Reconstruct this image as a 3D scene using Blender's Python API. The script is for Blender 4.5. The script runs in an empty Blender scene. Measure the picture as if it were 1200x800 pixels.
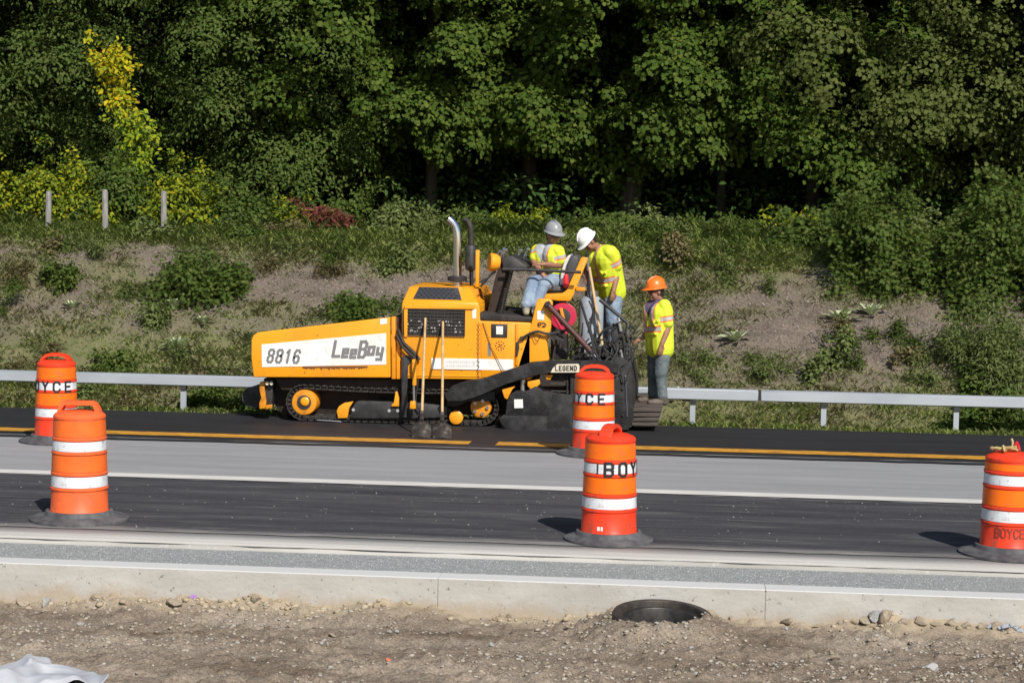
import bpy, bmesh, math, random
import numpy as np
from mathutils import Vector, Matrix
D = bpy.data
SC = bpy.context.scene
COL = SC.collection
R = math.radians

# ------------------------------------------------------------------ camera
F = 2300.0                                   # focal length in photo pixels (1200 wide)
CAMZ = 2.73
YAW, PITCH, ROLL = 0.0907, math.atan(164 / F), 0.018
CM = (Matrix.Rotation(YAW, 4, 'Z') @ Matrix.Rotation(R(90) - PITCH, 4, 'X') @ Matrix.Rotation(ROLL, 4, 'Z'))
CM.translation = (0, 0, CAMZ)
cam_d = D.cameras.new('camera')
cam = D.objects.new('camera', cam_d)
COL.objects.link(cam)
cam.matrix_world = CM
cam_d.sensor_width = 36
cam_d.lens = F / 1200 * 36
cam_d.clip_start = 0.1
cam_d.clip_end = 2000
SC.camera = cam

# ------------------------------------------------------------------ light
SUN_EL, SUN_AZ = R(41), math.atan2(-1.0, 0.52)   # direction towards the sun, in the XY plane
sd = Vector((math.cos(SUN_EL) * math.cos(SUN_AZ), math.cos(SUN_EL) * math.sin(SUN_AZ), math.sin(SUN_EL)))
sun_d = D.lights.new('sun', 'SUN')
sun_d.energy = 4.3
sun_d.angle = R(0.5)
sun_d.color = (1.0, 0.955, 0.88)
sun = D.objects.new('sun', sun_d)
COL.objects.link(sun)
sun.rotation_euler = sd.to_track_quat('Z', 'Y').to_euler()
W = D.worlds.new('World')
SC.world = W
W.use_nodes = True
nt = W.node_tree
sky = nt.nodes.new('ShaderNodeTexSky')
sky.sky_type = 'NISHITA'
sky.sun_disc = False
sky.sun_elevation = SUN_EL
sky.sun_rotation = math.atan2(sd.x, sd.y)
nt.links.new(sky.outputs[0], nt.nodes['Background'].inputs[0])
nt.nodes['Background'].inputs[1].default_value = 0.075
SC.view_settings.view_transform = 'Standard'
SC.view_settings.look = 'None'
SC.view_settings.gamma = 1
SC.view_settings.use_curve_mapping = False
SC.view_settings.exposure = 0.28

# ------------------------------------------------------------------ pixel -> world rays
CMI = CM.to_3x3()
def ray(px, py):
    return CMI @ Vector(((px - 600) / F, (400 - py) / F, -1))
def P(px, py, Y):
    d = ray(px, py)
    t = Y / d.y
    return Vector((d.x * t, Y, CAMZ + d.z * t))
def G(px, py, z=0.0):
    d = ray(px, py)
    t = (z - CAMZ) / d.z
    return Vector((d.x * t, d.y * t, z))

# ------------------------------------------------------------------ object helpers
ORG = {}
def tag(o, label=None, cat=None, group=None, kind=None):
    if label: o['label'] = label
    if cat: o['category'] = cat
    if group: o['group'] = group
    if kind: o['kind'] = kind
    return o
def thing(name, label, cat, loc, group=None):
    o = D.objects.new(name, None)
    COL.objects.link(o)
    o.location = loc
    o.empty_display_size = 0.2
    ORG[o] = Vector(loc)
    return tag(o, label, cat, group)
def link_mesh(name, me, mats, parent=None, loc=None):
    o = D.objects.new(name, me)
    COL.objects.link(o)
    if mats is not None:
        for m in (mats if isinstance(mats, (list, tuple)) else [mats]):
            me.materials.append(m)
    if parent is not None:
        o.parent = parent
        ORG[o] = ORG[parent]
    else:
        o.location = loc or (0, 0, 0)
        ORG[o] = Vector(loc or (0, 0, 0))
    return o
def frame(d):
    d = d.normalized()
    a = Vector((0, 0, 1)) if abs(d.z) < 0.9 else Vector((1, 0, 0))
    u = d.cross(a).normalized()
    return u, u.cross(d).normalized()

class MB:
    """collects shapes (world coordinates) into ONE mesh"""
    def __init__(self): self.bm = bmesh.new()
    def _add(self, bm2, mi=0):
        me = D.meshes.new('t')
        for f in bm2.faces: f.material_index = mi
        bm2.to_mesh(me); bm2.free()
        self.bm.from_mesh(me); D.meshes.remove(me)
    def poly(self, pts, mi=0):
        f = self.bm.faces.new([self.bm.verts.new(p) for p in pts]); f.material_index = mi
        return self
    def loft(self, rings, mi=0, bev=0, closed=True, seg=1):
        b = bmesh.new()
        vs = [[b.verts.new(p) for p in r] for r in rings]
        n = len(vs[0])
        for i in range(len(vs) - 1):
            for j in range(n):
                b.faces.new((vs[i][j], vs[i][(j + 1) % n], vs[i + 1][(j + 1) % n], vs[i + 1][j]))
        if closed:
            b.faces.new(vs[0]); b.faces.new(list(reversed(vs[-1])))
        bmesh.ops.recalc_face_normals(b, faces=b.faces[:])
        if bev:
            bmesh.ops.bevel(b, geom=b.edges[:], offset=bev, segments=seg, affect='EDGES', profile=0.5)
        self._add(b, mi); return self
    def prism(self, poly, y0, y1, mi=0, bev=0, seg=1):          # poly: (x, z) pairs
        return self.loft([[(x, y0, z) for x, z in poly], [(x, y1, z) for x, z in poly]], mi, bev, True, seg)
    def box(self, x0, x1, y0, y1, z0, z1, mi=0, bev=0):
        return self.prism([(x0, z0), (x1, z0), (x1, z1), (x0, z1)], y0, y1, mi, bev)
    def tube(self, path, r, n=10, mi=0, cap=True):
        path = [Vector(p) for p in path]
        rs = r if isinstance(r, (list, tuple)) else [r] * len(path)
        d0 = (path[1] - path[0]).normalized()
        u, v = frame(d0)
        rings = []
        for i, p in enumerate(path):
            if i == 0: d = path[1] - p
            elif i == len(path) - 1: d = p - path[i - 1]
            else: d = (path[i + 1] - p).normalized() + (p - path[i - 1]).normalized()
            d.normalize()
            u = (u - d * u.dot(d)).normalized()
            v = d.cross(u)
            rings.append([p + (u * math.cos(2 * math.pi * k / n) + v * math.sin(2 * math.pi * k / n)) * rs[i] for k in range(n)])
        return self.loft(rings, mi, 0, cap)
    def cyl(self, p0, p1, r, n=16, mi=0, r1=None): return self.tube([p0, p1], [r, r if r1 is None else r1], n, mi)
    def lathe(self, c, prof, n=32, mi=0, axis=None, cap=True):   # prof: (radius, height)
        c = Vector(c); ax = Vector(axis or (0, 0, 1)).normalized(); u, v = frame(ax)
        rings = [[c + ax * h + (u * math.cos(2 * math.pi * k / n) + v * math.sin(2 * math.pi * k / n)) * r for k in range(n)] for r, h in prof]
        return self.loft(rings, mi, 0, cap)
    def ball(self, c, r, mi=0, sub=2):
        b = bmesh.new(); bmesh.ops.create_icosphere(b, subdivisions=sub, radius=1)
        r = r if isinstance(r, (tuple, list)) else (r, r, r)
        for vv in b.verts: vv.co = Vector((vv.co.x * r[0] + c[0], vv.co.y * r[1] + c[1], vv.co.z * r[2] + c[2]))
        self._add(b, mi); return self
    def build(self, name, mats, parent=None, loc=None, smooth=38):
        me = D.meshes.new(name)
        off = ORG[parent] if parent is not None else Vector(loc or (0, 0, 0))
        bmesh.ops.translate(self.bm, verts=self.bm.verts[:], vec=-off)
        self.bm.to_mesh(me); self.bm.free()
        if smooth:
            me.polygons.foreach_set('use_smooth', [True] * len(me.polygons))
            me.set_sharp_from_angle(angle=R(smooth))
        return link_mesh(name, me, mats, parent, loc)

def spline(pts, n=8):
    pts = [Vector(p) for p in pts]
    q = [pts[0]] + pts + [pts[-1]]
    out = []
    for i in range(1, len(q) - 2):
        for k in range(n):
            t = k / n
            a, b, c, d = q[i - 1], q[i], q[i + 1], q[i + 2]
            out.append(0.5 * (2 * b + (c - a) * t + (2 * a - 5 * b + 4 * c - d) * t * t + (3 * b - a - 3 * c + d) * t ** 3))
    return out + [pts[-1]]

# ------------------------------------------------------------------ noise
_rt = np.random.default_rng(5).random((256, 256))
def vnoise(x, y, seed=0):
    x = np.asarray(x, float) + seed * 17.3; y = np.asarray(y, float) + seed * 31.7
    xi = np.floor(x).astype(int); yi = np.floor(y).astype(int)
    fx = x - xi; fy = y - yi
    fx = fx * fx * (3 - 2 * fx); fy = fy * fy * (3 - 2 * fy)
    g = lambda a, b: _rt[a & 255, b & 255]
    return (g(xi, yi) * (1 - fx) + g(xi + 1, yi) * fx) * (1 - fy) + (g(xi, yi + 1) * (1 - fx) + g(xi + 1, yi + 1) * fx) * fy
def fbm(x, y, oct=4, seed=0):
    s, a, t = 0, 1, 0
    for i in range(oct):
        s = s + a * vnoise(np.asarray(x) * 2 ** i, np.asarray(y) * 2 ** i, seed + i); t += a; a *= 0.5
    return s / t

# ------------------------------------------------------------------ materials
def nodes(m):
    m.use_nodes = True
    return m.node_tree.nodes, m.node_tree.links, m.node_tree.nodes['Principled BSDF']
def noise_node(N, L, scale, stretch=(1, 1, 1), detail=5, rough=0.6, coord='Object'):
    tc = N.new('ShaderNodeTexCoord'); mp = N.new('ShaderNodeMapping'); mp.inputs['Scale'].default_value = stretch
    t = N.new('ShaderNodeTexNoise'); t.inputs['Scale'].default_value = scale; t.inputs['Detail'].default_value = detail; t.inputs['Roughness'].default_value = rough
    L.new(tc.outputs[coord], mp.inputs[0]); L.new(mp.outputs[0], t.inputs['Vector'])
    return t
def ramp(N, L, src, stops):
    r = N.new('ShaderNodeValToRGB')
    e = r.color_ramp.elements
    while len(e) < len(stops): e.new(0.5)
    for q, (p, c) in zip(e, stops):
        q.position = p
        q.color = (*c, 1) if len(c) == 3 else c
    L.new(src, r.inputs[0])
    return r
def mix(N, L, a, b, fac, mode='MIX'):
    x = N.new('ShaderNodeMix'); x.data_type = 'RGBA'; x.blend_type = mode
    for s, v in ((6, a), (7, b)):
        if isinstance(v, tuple): x.inputs[s].default_value = (*v, 1)
        else: L.new(v, x.inputs[s])
    if isinstance(fac, (int, float)): x.inputs[0].default_value = fac
    else: L.new(fac, x.inputs[0])
    return x.outputs[2]
def add_bump(N, L, B, src, strength, dist=0.01):
    b = N.new('ShaderNodeBump'); b.inputs['Strength'].default_value = strength; b.inputs['Distance'].default_value = dist if strength < .75 else .03
    L.new(src, b.inputs['Height']); L.new(b.outputs[0], B.inputs['Normal'])
def mat(name, c, rough=0.5, metal=0.0, c2=None, scale=6, stretch=(1, 1, 1), lo=0.4, hi=0.65, bump=0, bscale=None, spec=0.5, c3=None, s3=40, lo3=.6, hi3=.7):
    m = D.materials.new(name)
    N, L, B = nodes(m)
    B.inputs['Roughness'].default_value = rough
    B.inputs['Metallic'].default_value = metal
    B.inputs['Specular IOR Level'].default_value = spec
    B.inputs['Base Color'].default_value = (*c, 1)
    m.diffuse_color = (*c, 1)
    out = None
    if c2:
        t = noise_node(N, L, scale, stretch)
        r = ramp(N, L, t.outputs[0], [(lo, c), (hi, c2)])
        out = r.outputs[0]
    if c3:
        t3 = noise_node(N, L, s3, (1, 1, 1), 3)
        r3 = ramp(N, L, t3.outputs[0], [(lo3, (0, 0, 0)), (hi3, (1, 1, 1))])
        out = mix(N, L, out if out else c, c3, r3.outputs[0])
    if out: L.new(out, B.inputs['Base Color'])
    if bump:
        tb = noise_node(N, L, bscale or scale * 4, stretch, 4)
        add_bump(N, L, B, tb.outputs[0], bump)
    return m
def leaf_mat(name, cols, trans=0.32, rough=0.65, spec=0.12):
    m = D.materials.new(name)
    N, L, B = nodes(m)
    gi = N.new('ShaderNodeNewGeometry')
    n = len(cols)
    r = ramp(N, L, gi.outputs['Random Per Island'], [(i / max(1, n - 1), c) for i, c in enumerate(cols)])
    B.inputs['Roughness'].default_value = rough
    B.inputs['Specular IOR Level'].default_value = spec
    L.new(r.outputs[0], B.inputs['Base Color'])
    tr = N.new('ShaderNodeBsdfTranslucent')
    L.new(r.outputs[0], tr.inputs[0])
    ms = N.new('ShaderNodeMixShader'); ms.inputs[0].default_value = trans
    L.new(B.outputs[0], ms.inputs[1]); L.new(tr.outputs[0], ms.inputs[2])
    L.new(ms.outputs[0], N['Material Output'].inputs[0])
    return m

def yellow_paint():
    m = D.materials.new('yellow_paint'); N, L, B = nodes(m); B.inputs['Roughness'].default_value = .36
    a = noise_node(N, L, 1.6, (1, 1, 1), 4); c = ramp(N, L, a.outputs[0], [(.35, (.87, .355, .013)), (.65, (.80, .310, .011))])
    g = noise_node(N, L, 3.5, (1, 1, .35), 7, .78); gr = ramp(N, L, g.outputs[0], [(.54, (0, 0, 0)), (.78, (.6, .6, .6))])       # grease and dust, running down
    col = mix(N, L, c.outputs[0], (.33, .145, .03), gr.outputs[0])
    s = noise_node(N, L, 34, (1, 1, 1), 3, .6); sr = ramp(N, L, s.outputs[0], [(.655, (0, 0, 0)), (.70, (.8, .8, .8))])              # tar splashes
    t = noise_node(N, L, 1.3, (1, 1, 1), 2); tr = ramp(N, L, t.outputs[0], [(.40, (0, 0, 0)), (.58, (1, 1, 1))])
    sm = N.new('ShaderNodeMath'); sm.operation = 'MULTIPLY'; L.new(sr.outputs[0], sm.inputs[0]); L.new(tr.outputs[0], sm.inputs[1])
    col = mix(N, L, col, (.05, .03, .015), sm.outputs[0])
    L.new(col, B.inputs['Base Color'])
    rr = ramp(N, L, g.outputs[0], [(.45, (.32, .32, .32)), (.75, (.7, .7, .7))]); L.new(rr.outputs[0], B.inputs['Roughness'])
    return m
M = {}
M['yellow'] = yellow_paint()
M['yellow_dirty'] = mat('worn_yellow_paint', (.72, .27, .010), .5, c2=(.32, .12, .02), scale=7, lo=.5, hi=.72)
M['white'] = mat('white_panel', (.83, .82, .79), .45, c2=(.74, .72, .67), scale=3, c3=(.58, .53, .46), s3=12, lo3=.57, hi3=.72)
M['black'] = mat('black_metal', (.022, .021, .022), .55, c2=(.045, .042, .04), scale=8, bump=.2, bscale=60)
M['tar'] = mat('tarry_steel', (.018, .016, .015), .7, c2=(.06, .05, .042), scale=7, lo=.45, hi=.75, bump=.6, bscale=40)
M['brown'] = mat('grimy_frame', (.020, .013, .010), .75, c2=(.045, .028, .02), scale=5, bump=.4, bscale=30)
M['arm'] = mat('tow_arm_paint', (.013, .0125, .013), .6, c2=(.045, .043, .045), scale=7, lo=.45, hi=.72, bump=.4, bscale=45, c3=(.085, .08, .078), s3=22, lo3=.66, hi3=.78, spec=.35)
M['track'] = mat('track_steel', (.020, .017, .016), .75, .2, c2=(.060, .052, .046), scale=16, bump=.5, bscale=60)
M['chrome'] = mat('chrome', (.78, .79, .82), .10, 1.0)
M['steel'] = mat('bare_steel', (.55, .55, .56), .3, .9)
M['rod'] = mat('maroon_cylinder', (.095, .032, .026), .45, c2=(.06, .025, .022), scale=10)
M['red'] = mat('red_paint', (.62, .02, .03), .4)
M['hosered'] = mat('red_hose', (.50, .02, .06), .5)
M['rubber'] = mat('black_rubber', (.02, .02, .021), .7)
M['seat'] = mat('grey_vinyl', (.06, .06, .062), .6)
M['seatpale'] = mat('pale_vinyl', (.62, .60, .58), .6)
M['tank'] = mat('grey_tank_paint', (.34, .39, .44), .4, c2=(.26, .30, .34), scale=7)
M['wood'] = mat('ash_handle', (.56, .40, .20), .55, c2=(.40, .25, .12), scale=12, stretch=(1, 1, .1))
M['blade'] = mat('shovel_steel', (.045, .036, .03), .5, .4, c2=(.20, .17, .145), scale=11, lo=.5, hi=.72)
M['greytxt'] = mat('grey_decal', (.19, .185, .19), .5)
M['palegrey'] = mat('faded_print', (.50, .49, .50), .6)
M['ink'] = mat('black_paint', (.012, .012, .014), .6)
M['cream'] = mat('cream_plate', (.66, .60, .47), .5)
M['rust'] = mat('rust_streak', (.16, .06, .03), .8)
M['galv'] = mat('galvanised_steel', (.40, .43, .48), .45, .25, c2=(.47, .50, .55), scale=3, stretch=(.3, 1, 1))
M['post'] = mat('weathered_post', (.29, .275, .265), .9, c2=(.19, .178, .17), scale=8, stretch=(3, 3, .5), bump=.5)
M['conc'] = mat('kerb_concrete', (.46, .44, .41), .9, c2=(.39, .37, .335), scale=2.2, c3=(.22, .205, .18), s3=38, lo3=.66, hi3=.76, bump=.25, bscale=90)
M['iron'] = mat('cast_iron', (.028, .025, .023), .6, .3, c2=(.075, .055, .04), scale=9, bump=.3)
M['stone'] = mat('pale_stone', (.36, .30, .22), .9, c2=(.25, .20, .145), scale=5, bump=.5, bscale=30)
M['stonegrey'] = mat('grey_stone', (.36, .35, .34), .9, c2=(.24, .235, .225), scale=6, bump=.5, bscale=30)
M['bluestone'] = mat('bluish_stone', (.25, .28, .34), .8, c2=(.4, .42, .45), scale=8, bump=.4)
M['bark'] = mat('tree_bark', (.040, .033, .027), .9, c2=(.075, .063, .052), scale=5, stretch=(2, 2, .4), bump=.7)
M['tarp'] = mat('white_tarp', (.45, .46, .49), .5, c2=(.36, .375, .41), scale=3)
M['hivis'] = mat('hi_vis_yellow', (.70, .80, .04), .65, c2=(.62, .70, .035), scale=9, bump=.5, bscale=12)
M['orangetape'] = mat('orange_trim', (.80, .20, .04), .6)
M['silver'] = mat('silver_tape', (.46, .44, .45), .45)
M['jeans'] = mat('faded_denim', (.17, .23, .32), .85, c2=(.27, .34, .42), scale=5, lo=.4, hi=.65, bump=.9, bscale=11)
M['jeansdark'] = mat('dusty_denim', (.080, .105, .115), .85, c2=(.165, .19, .195), scale=5, lo=.4, hi=.65, bump=.9, bscale=11)
M['skin'] = mat('skin', (.34, .165, .105), .55, c2=(.29, .135, .085), scale=9)
M['hair'] = mat('dark_hair', (.02, .014, .011), .6)
M['boot'] = mat('work_boot', (.07, .05, .04), .7, c2=(.13, .10, .08), scale=14)
M['tanboot'] = mat('tan_boot', (.40, .35, .25), .7, c2=(.28, .24, .17), scale=14)
M['shirtp'] = mat('purple_shirt', (.11, .085, .16), .8)
M['shirtg'] = mat('grey_shirt', (.42, .44, .45), .8)
M['hatgrey'] = mat('grey_hard_hat', (.27, .28, .29), .35)
M['hatwhite'] = mat('white_hard_hat', (.80, .80, .80), .35)
M['hatorange'] = mat('orange_hard_hat', (.88, .16, .015), .35)
M['eye'] = mat('eye', (.03, .02, .02), .3)
M['ribbon'] = mat('caution_ribbon', (.46, .36, .14), .6, c2=(.30, .23, .10), scale=30)
M['drumred'] = mat('drum_red_plastic', (.82, .045, .012), .35, c2=(.70, .050, .012), scale=5, c3=(.40, .060, .03), s3=9, lo3=.55, hi3=.70)
M['drumfade'] = mat('faded_drum_plastic', (.83, .135, .032), .5, c2=(.76, .105, .022), scale=5, c3=(.42, .12, .05), s3=11, lo3=.56, hi3=.68)
M['sheetor'] = mat('orange_sheeting', (.93, .165, .003), .35, c2=(.86, .135, .006), scale=7, c3=(.55, .13, .03), s3=14, lo3=.57, hi3=.70)
M['sheetfade'] = mat('faded_orange_sheeting', (.85, .155, .02), .45, c2=(.80, .12, .015), scale=6)
M['sheetw'] = mat('white_sheeting', (.70, .72, .75), .4, c2=(.60, .61, .63), scale=7, c3=(.40, .38, .36), s3=15, lo3=.57, hi3=.70)
M['drumbase'] = mat('recycled_rubber', (.055, .055, .06), .8, c2=(.12, .12, .125), scale=7, bump=.4, bscale=60)

# ------------------------------------------------------------------ lettering from strokes
GL = {
 'B': [[(0, 0), (0, 1), (.75, 1), (1, .86), (1, .64), (.75, .52), (0, .52)], [(.75, .52), (1, .4), (1, .14), (.75, 0), (0, 0)]],
 'O': [[(.25, 0), (0, .2), (0, .8), (.25, 1), (.75, 1), (1, .8), (1, .2), (.75, 0), (.25, 0)]],
 'Y': [[(0, 1), (.5, .5), (1, 1)], [(.5, .5), (.5, 0)]],
 'C': [[(1, .78), (.75, 1), (.25, 1), (0, .8), (0, .2), (.25, 0), (.75, 0), (1, .22)]],
 'E': [[(1, 1), (0, 1), (0, 0), (1, 0)], [(0, .52), (.8, .52)]],
 'L': [[(0, 1), (0, 0), (1, 0)]],
 'G': [[(1, .8), (.75, 1), (.25, 1), (0, .8), (0, .2), (.25, 0), (.75, 0), (1, .2), (1, .45), (.6, .45)]],
 'N': [[(0, 0), (0, 1), (1, 0), (1, 1)]],
 'D': [[(0, 0), (0, 1), (.65, 1), (1, .75), (1, .25), (.65, 0), (0, 0)]],
 '8': [[(.2, .52), (0, .7), (0, .86), (.25, 1), (.75, 1), (1, .86), (1, .7), (.8, .52), (.2, .52), (0, .36), (0, .14), (.25, 0), (.75, 0), (1, .14), (1, .36), (.8, .52)]],
 '1': [[(.2, .8), (.55, 1), (.55, 0)]],
 '6': [[(1, .84), (.75, 1), (.25, 1), (0, .8), (0, .2), (.25, 0), (.75, 0), (1, .15), (1, .4), (.75, .55), (.25, .55), (0, .4)]],
 'P': [[(0, 0), (0, 1), (.75, 1), (1, .85), (1, .6), (.75, .45), (0, .45)]],
 '2': [[(0, .8), (.25, 1), (.75, 1), (1, .82), (1, .62), (0, 0), (1, 0)]],
 'I': [[(.5, 0), (.5, 1)]],
 'e': [[(0, .5), (1, .5), (1, 1), (0, 1), (0, 0), (1, 0)]],
 'o': [[(0, 0), (0, 1), (1, 1), (1, 0), (0, 0)]],
 'y': [[(0, 1), (0, .25), (1, .25)], [(1, 1), (1, -.45), (.1, -.45)]],
 '#': [[(0, 0), (0, 1), (1, 1), (1, 0), (0, 0)], [(0, .5), (1, .5)]],
}
def glyph(ch, w, h, sw, slant=0, sub=3):
    """quads (2D) of one letter, each stroke segment cut into sub pieces"""
    out = []
    for pl in GL[ch]:
        pts = [Vector((x * w + y * h * slant, y * h)) for x, y in pl]
        for a, b in zip(pts, pts[1:]):
            d = b - a
            if d.length < 1e-6: continue
            d.normalize(); n = Vector((-d.y, d.x)) * sw / 2; a2 = a - d * sw * .45; b2 = b + d * sw * .45
            for k in range(sub):
                p = a2.lerp(b2, k / sub); q = a2.lerp(b2, (k + 1) / sub)
                out.append([p - n, q - n, q + n, p + n])
    return out
# ================================================================== THE SETTING
# depth (world Y) of the strips along the road, read at the middle of the photo
def yz(py, z=0.0): return G(600, py, z).y
Y_KN, Y_KF = yz(680, .02), yz(673.5, .02)       # kerb top, near and far edge
Y_GR = yz(655, -.03)                            # gravel strip / concrete
Y_CO = yz(636.5, 0)                               # concrete / dark strip
Y_W0, Y_W1 = yz(573.5, 0), yz(569, 0)           # white line
Y_FA = yz(529, 0)                               # fresh asphalt near edge
Y_Y0, Y_Y1 = yz(521.5, 0), yz(516.5, 0)         # yellow line
SHZ = -.065                                     # far shoulder level
Y_SH = Y_Y1 + 1.7
Y_PE = yz(493.5, SHZ)                           # far edge of the pavement
Y_RAIL = 27.15

def H(x, y):
    """terrain height"""
    x = np.asarray(x, float); y = np.asarray(y, float)
    wob = (vnoise(x * .25, 3.3, 4) - .5) * .7
    yy = np.where(y > 29, y + wob * np.clip((y - 29) / 2, 0, 1), y)
    z = np.interp(yy, [-60, 0, Y_KN - .2, Y_KF, Y_PE - .3, Y_PE + .1, Y_PE + .6, 26.7, 28.0, 33.25, 34.4, 41, 64, 100, 130],
                      [-.5, -.5, -.5, -.5, -.16, SHZ - .02, SHZ - .08, -.46, -.44, 1.97, 2.08, 2.16, 2.8, 24, 30])
    far = np.clip((y - 26.6) / 1.2, 0, 1)
    z = z + far * ((fbm(x * .7, y * .7, 4, 1) - .5) * .30 + (fbm(x * 4, y * 4, 3, 9) - .5) * .10)
    # erosion terraces along the bank
    on = np.clip((y - 28.3) / .6, 0, 1) * np.clip((33.2 - y) / .6, 0, 1)
    ph = (y + (vnoise(x * .5, 7.7, 2) - .5) * .45) * 2.0
    z = z + on * (np.abs((ph % 1) - .35) ** .5 - .5) * .15 * np.clip(vnoise(x * .35, y * 1.0, 12) * 2 - .5, 0, 1)
    return z
def T(px, py):
    """where the sight line of a photo pixel meets the terrain"""
    d = ray(px, py)
    t0 = 26.3 / d.y
    for t in np.arange(t0, t0 * 2.4, .03):
        if CAMZ + d.z * t <= float(H(d.x * t, d.y * t)): break
    return Vector((d.x * t, d.y * t, float(H(d.x * t, d.y * t))))

def grid_obj(name, xs, ys, zf, m, smooth=True):
    X, Y = np.meshgrid(xs, ys)
    Z = zf(X, Y)
    nx, ny = len(xs), len(ys)
    v = np.stack([X.ravel(), Y.ravel(), Z.ravel()], 1)
    i = np.arange(nx * ny).reshape(ny, nx)
    q = np.stack([i[:-1, :-1].ravel(), i[:-1, 1:].ravel(), i[1:, 1:].ravel(), i[1:, :-1].ravel()], 1)
    me = D.meshes.new(name)
    fill(me, v, q.ravel(), 4)
    if smooth: me.polygons.foreach_set('use_smooth', [True] * len(me.polygons))
    return link_mesh(name, me, m)
def fill(me, v, idx, k):
    nf = len(idx) // k
    me.vertices.add(len(v)); me.vertices.foreach_set('co', np.asarray(v, np.float32).ravel())
    me.loops.add(len(idx)); me.loops.foreach_set('vertex_index', np.asarray(idx, np.int32))
    me.polygons.add(nf); me.polygons.foreach_set('loop_start', np.arange(0, nf * k, k, dtype=np.int32))
    me.update(calc_edges=True); me.validate()

# --- terrain material: bare grey-brown soil, greener where the turf is
def terrain_mat():
    m = D.materials.new('bank_soil'); N, L, B = nodes(m)
    B.inputs['Roughness'].default_value = .95; B.inputs['Specular IOR Level'].default_value = .1
    a = noise_node(N, L, 2.2, (1, 1, 1), 6, .65)
    c = ramp(N, L, a.outputs[0], [(.35, (.125, .104, .085)), (.55, (.20, .168, .14)), (.72, (.15, .124, .10))])
    f = noise_node(N, L, 28, (1, 1, 1), 4, .7)
    fr = ramp(N, L, f.outputs[0], [(.35, (.5, .48, .46)), (.62, (1.12, 1.1, 1.08))])
    col = mix(N, L, c.outputs[0], fr.outputs[0], 1.0, 'MULTIPLY')
    at = N.new('ShaderNodeAttribute'); at.attribute_name = 'turf'
    gn = noise_node(N, L, 9, (1, 1, 1), 4)
    gc = ramp(N, L, gn.outputs[0], [(.35, (.115, .14, .046)), (.65, (.185, .170, .088))])
    L.new(mix(N, L, col, gc.outputs[0], at.outputs['Fac']), B.inputs['Base Color'])
    add_bump(N, L, B, f.outputs[0], .6, .04)
    return m
def turf(x, y):
    """how much of the bank is covered in grass, 0..1"""
    x = np.asarray(x, float); y = np.asarray(y, float)
    n = fbm(x * .55, y * .8, 4, 21)
    base = np.interp(y, [26, 28.2, 29.6, 30.6, 31.3, 32.4, 32.9, 33.6], [1.0, .86, .66, .40, .12, .08, .72, 1.0])
    left = np.clip((-4.6 - x) / 1.5, 0, 1) * np.interp(y, [28, 31, 33], [.15, .30, .2])
    mid = np.clip(1 - np.abs(x - 1.0) / 3.5, 0, 1) * -.08
    return np.clip((base + left + mid - .5) * 1.5 + (n - .5) * 3.2 + .5, 0, 1)
xs = np.concatenate([np.linspace(-150, -16, 20)[:-1], np.arange(-16, 16, .1), np.linspace(16, 150, 20)])
ys = np.concatenate([np.linspace(-60, 10, 8)[:-1], np.array([10, Y_KN - .2, Y_KF, 16, 20, 24, Y_PE - .3, Y_PE - .1]) if False else np.linspace(10, 25, 40)[:-1], np.arange(25, 35, .08), np.linspace(35, 60, 26), np.linspace(62, 130, 8)])
gr = grid_obj('ground', xs, ys, H, terrain_mat())
tag(gr, kind='structure')
at = gr.data.attributes.new('turf', 'FLOAT', 'POINT')
XX, YY = np.meshgrid(xs, ys)
at.data.foreach_set('value', turf(XX, YY).ravel().astype(np.float32) * .85)

MHY = Y_KN - .365
MHX = P(776, 711, MHY).x
# --- foreground dirt, with small clods and ruts
def dirtz(x, y):
    k = np.clip(1 - (Y_KN - y) / .45, 0, 1)
    rise = np.clip(fbm(x * .9, y * .2, 3, 31) * 1.6 - .45, 0, 1)
    z = -.245 + .012 * x * .5 + (fbm(x * .8, y * 1.2, 3, 33) - .5) * .10 + (fbm(x * 5, y * 6, 3, 35) - .5) * .05
    z = z + (np.clip(fbm(x * 14, y * 14, 3, 37) - .48, 0, 1)) * .11 + (fbm(x * 40, y * 40, 2, 39) - .5) * .012
    z = z + k * k * rise * .13 + (fbm(x * .5, y * 7, 3, 41) - .5) * .045
    z = z + .105 * np.clip(1 - (np.hypot(x - MHX, y - MHY) - .33) / .30, 0, 1) ** 1.3
    z = z - .44 * np.clip((.30 - np.hypot(x - MHX, (y - MHY))) / .04, 0, 1) + .03 * np.exp(-((np.hypot(x - MHX, y - MHY) - .42) / .10) ** 2) * np.clip((MHY - y) / .2, 0, 1)
    z = z - .03 * np.exp(-((y - 12.9) / .16) ** 2) * (vnoise(x * .4, 1.1, 40) > .35)
    return z
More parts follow.
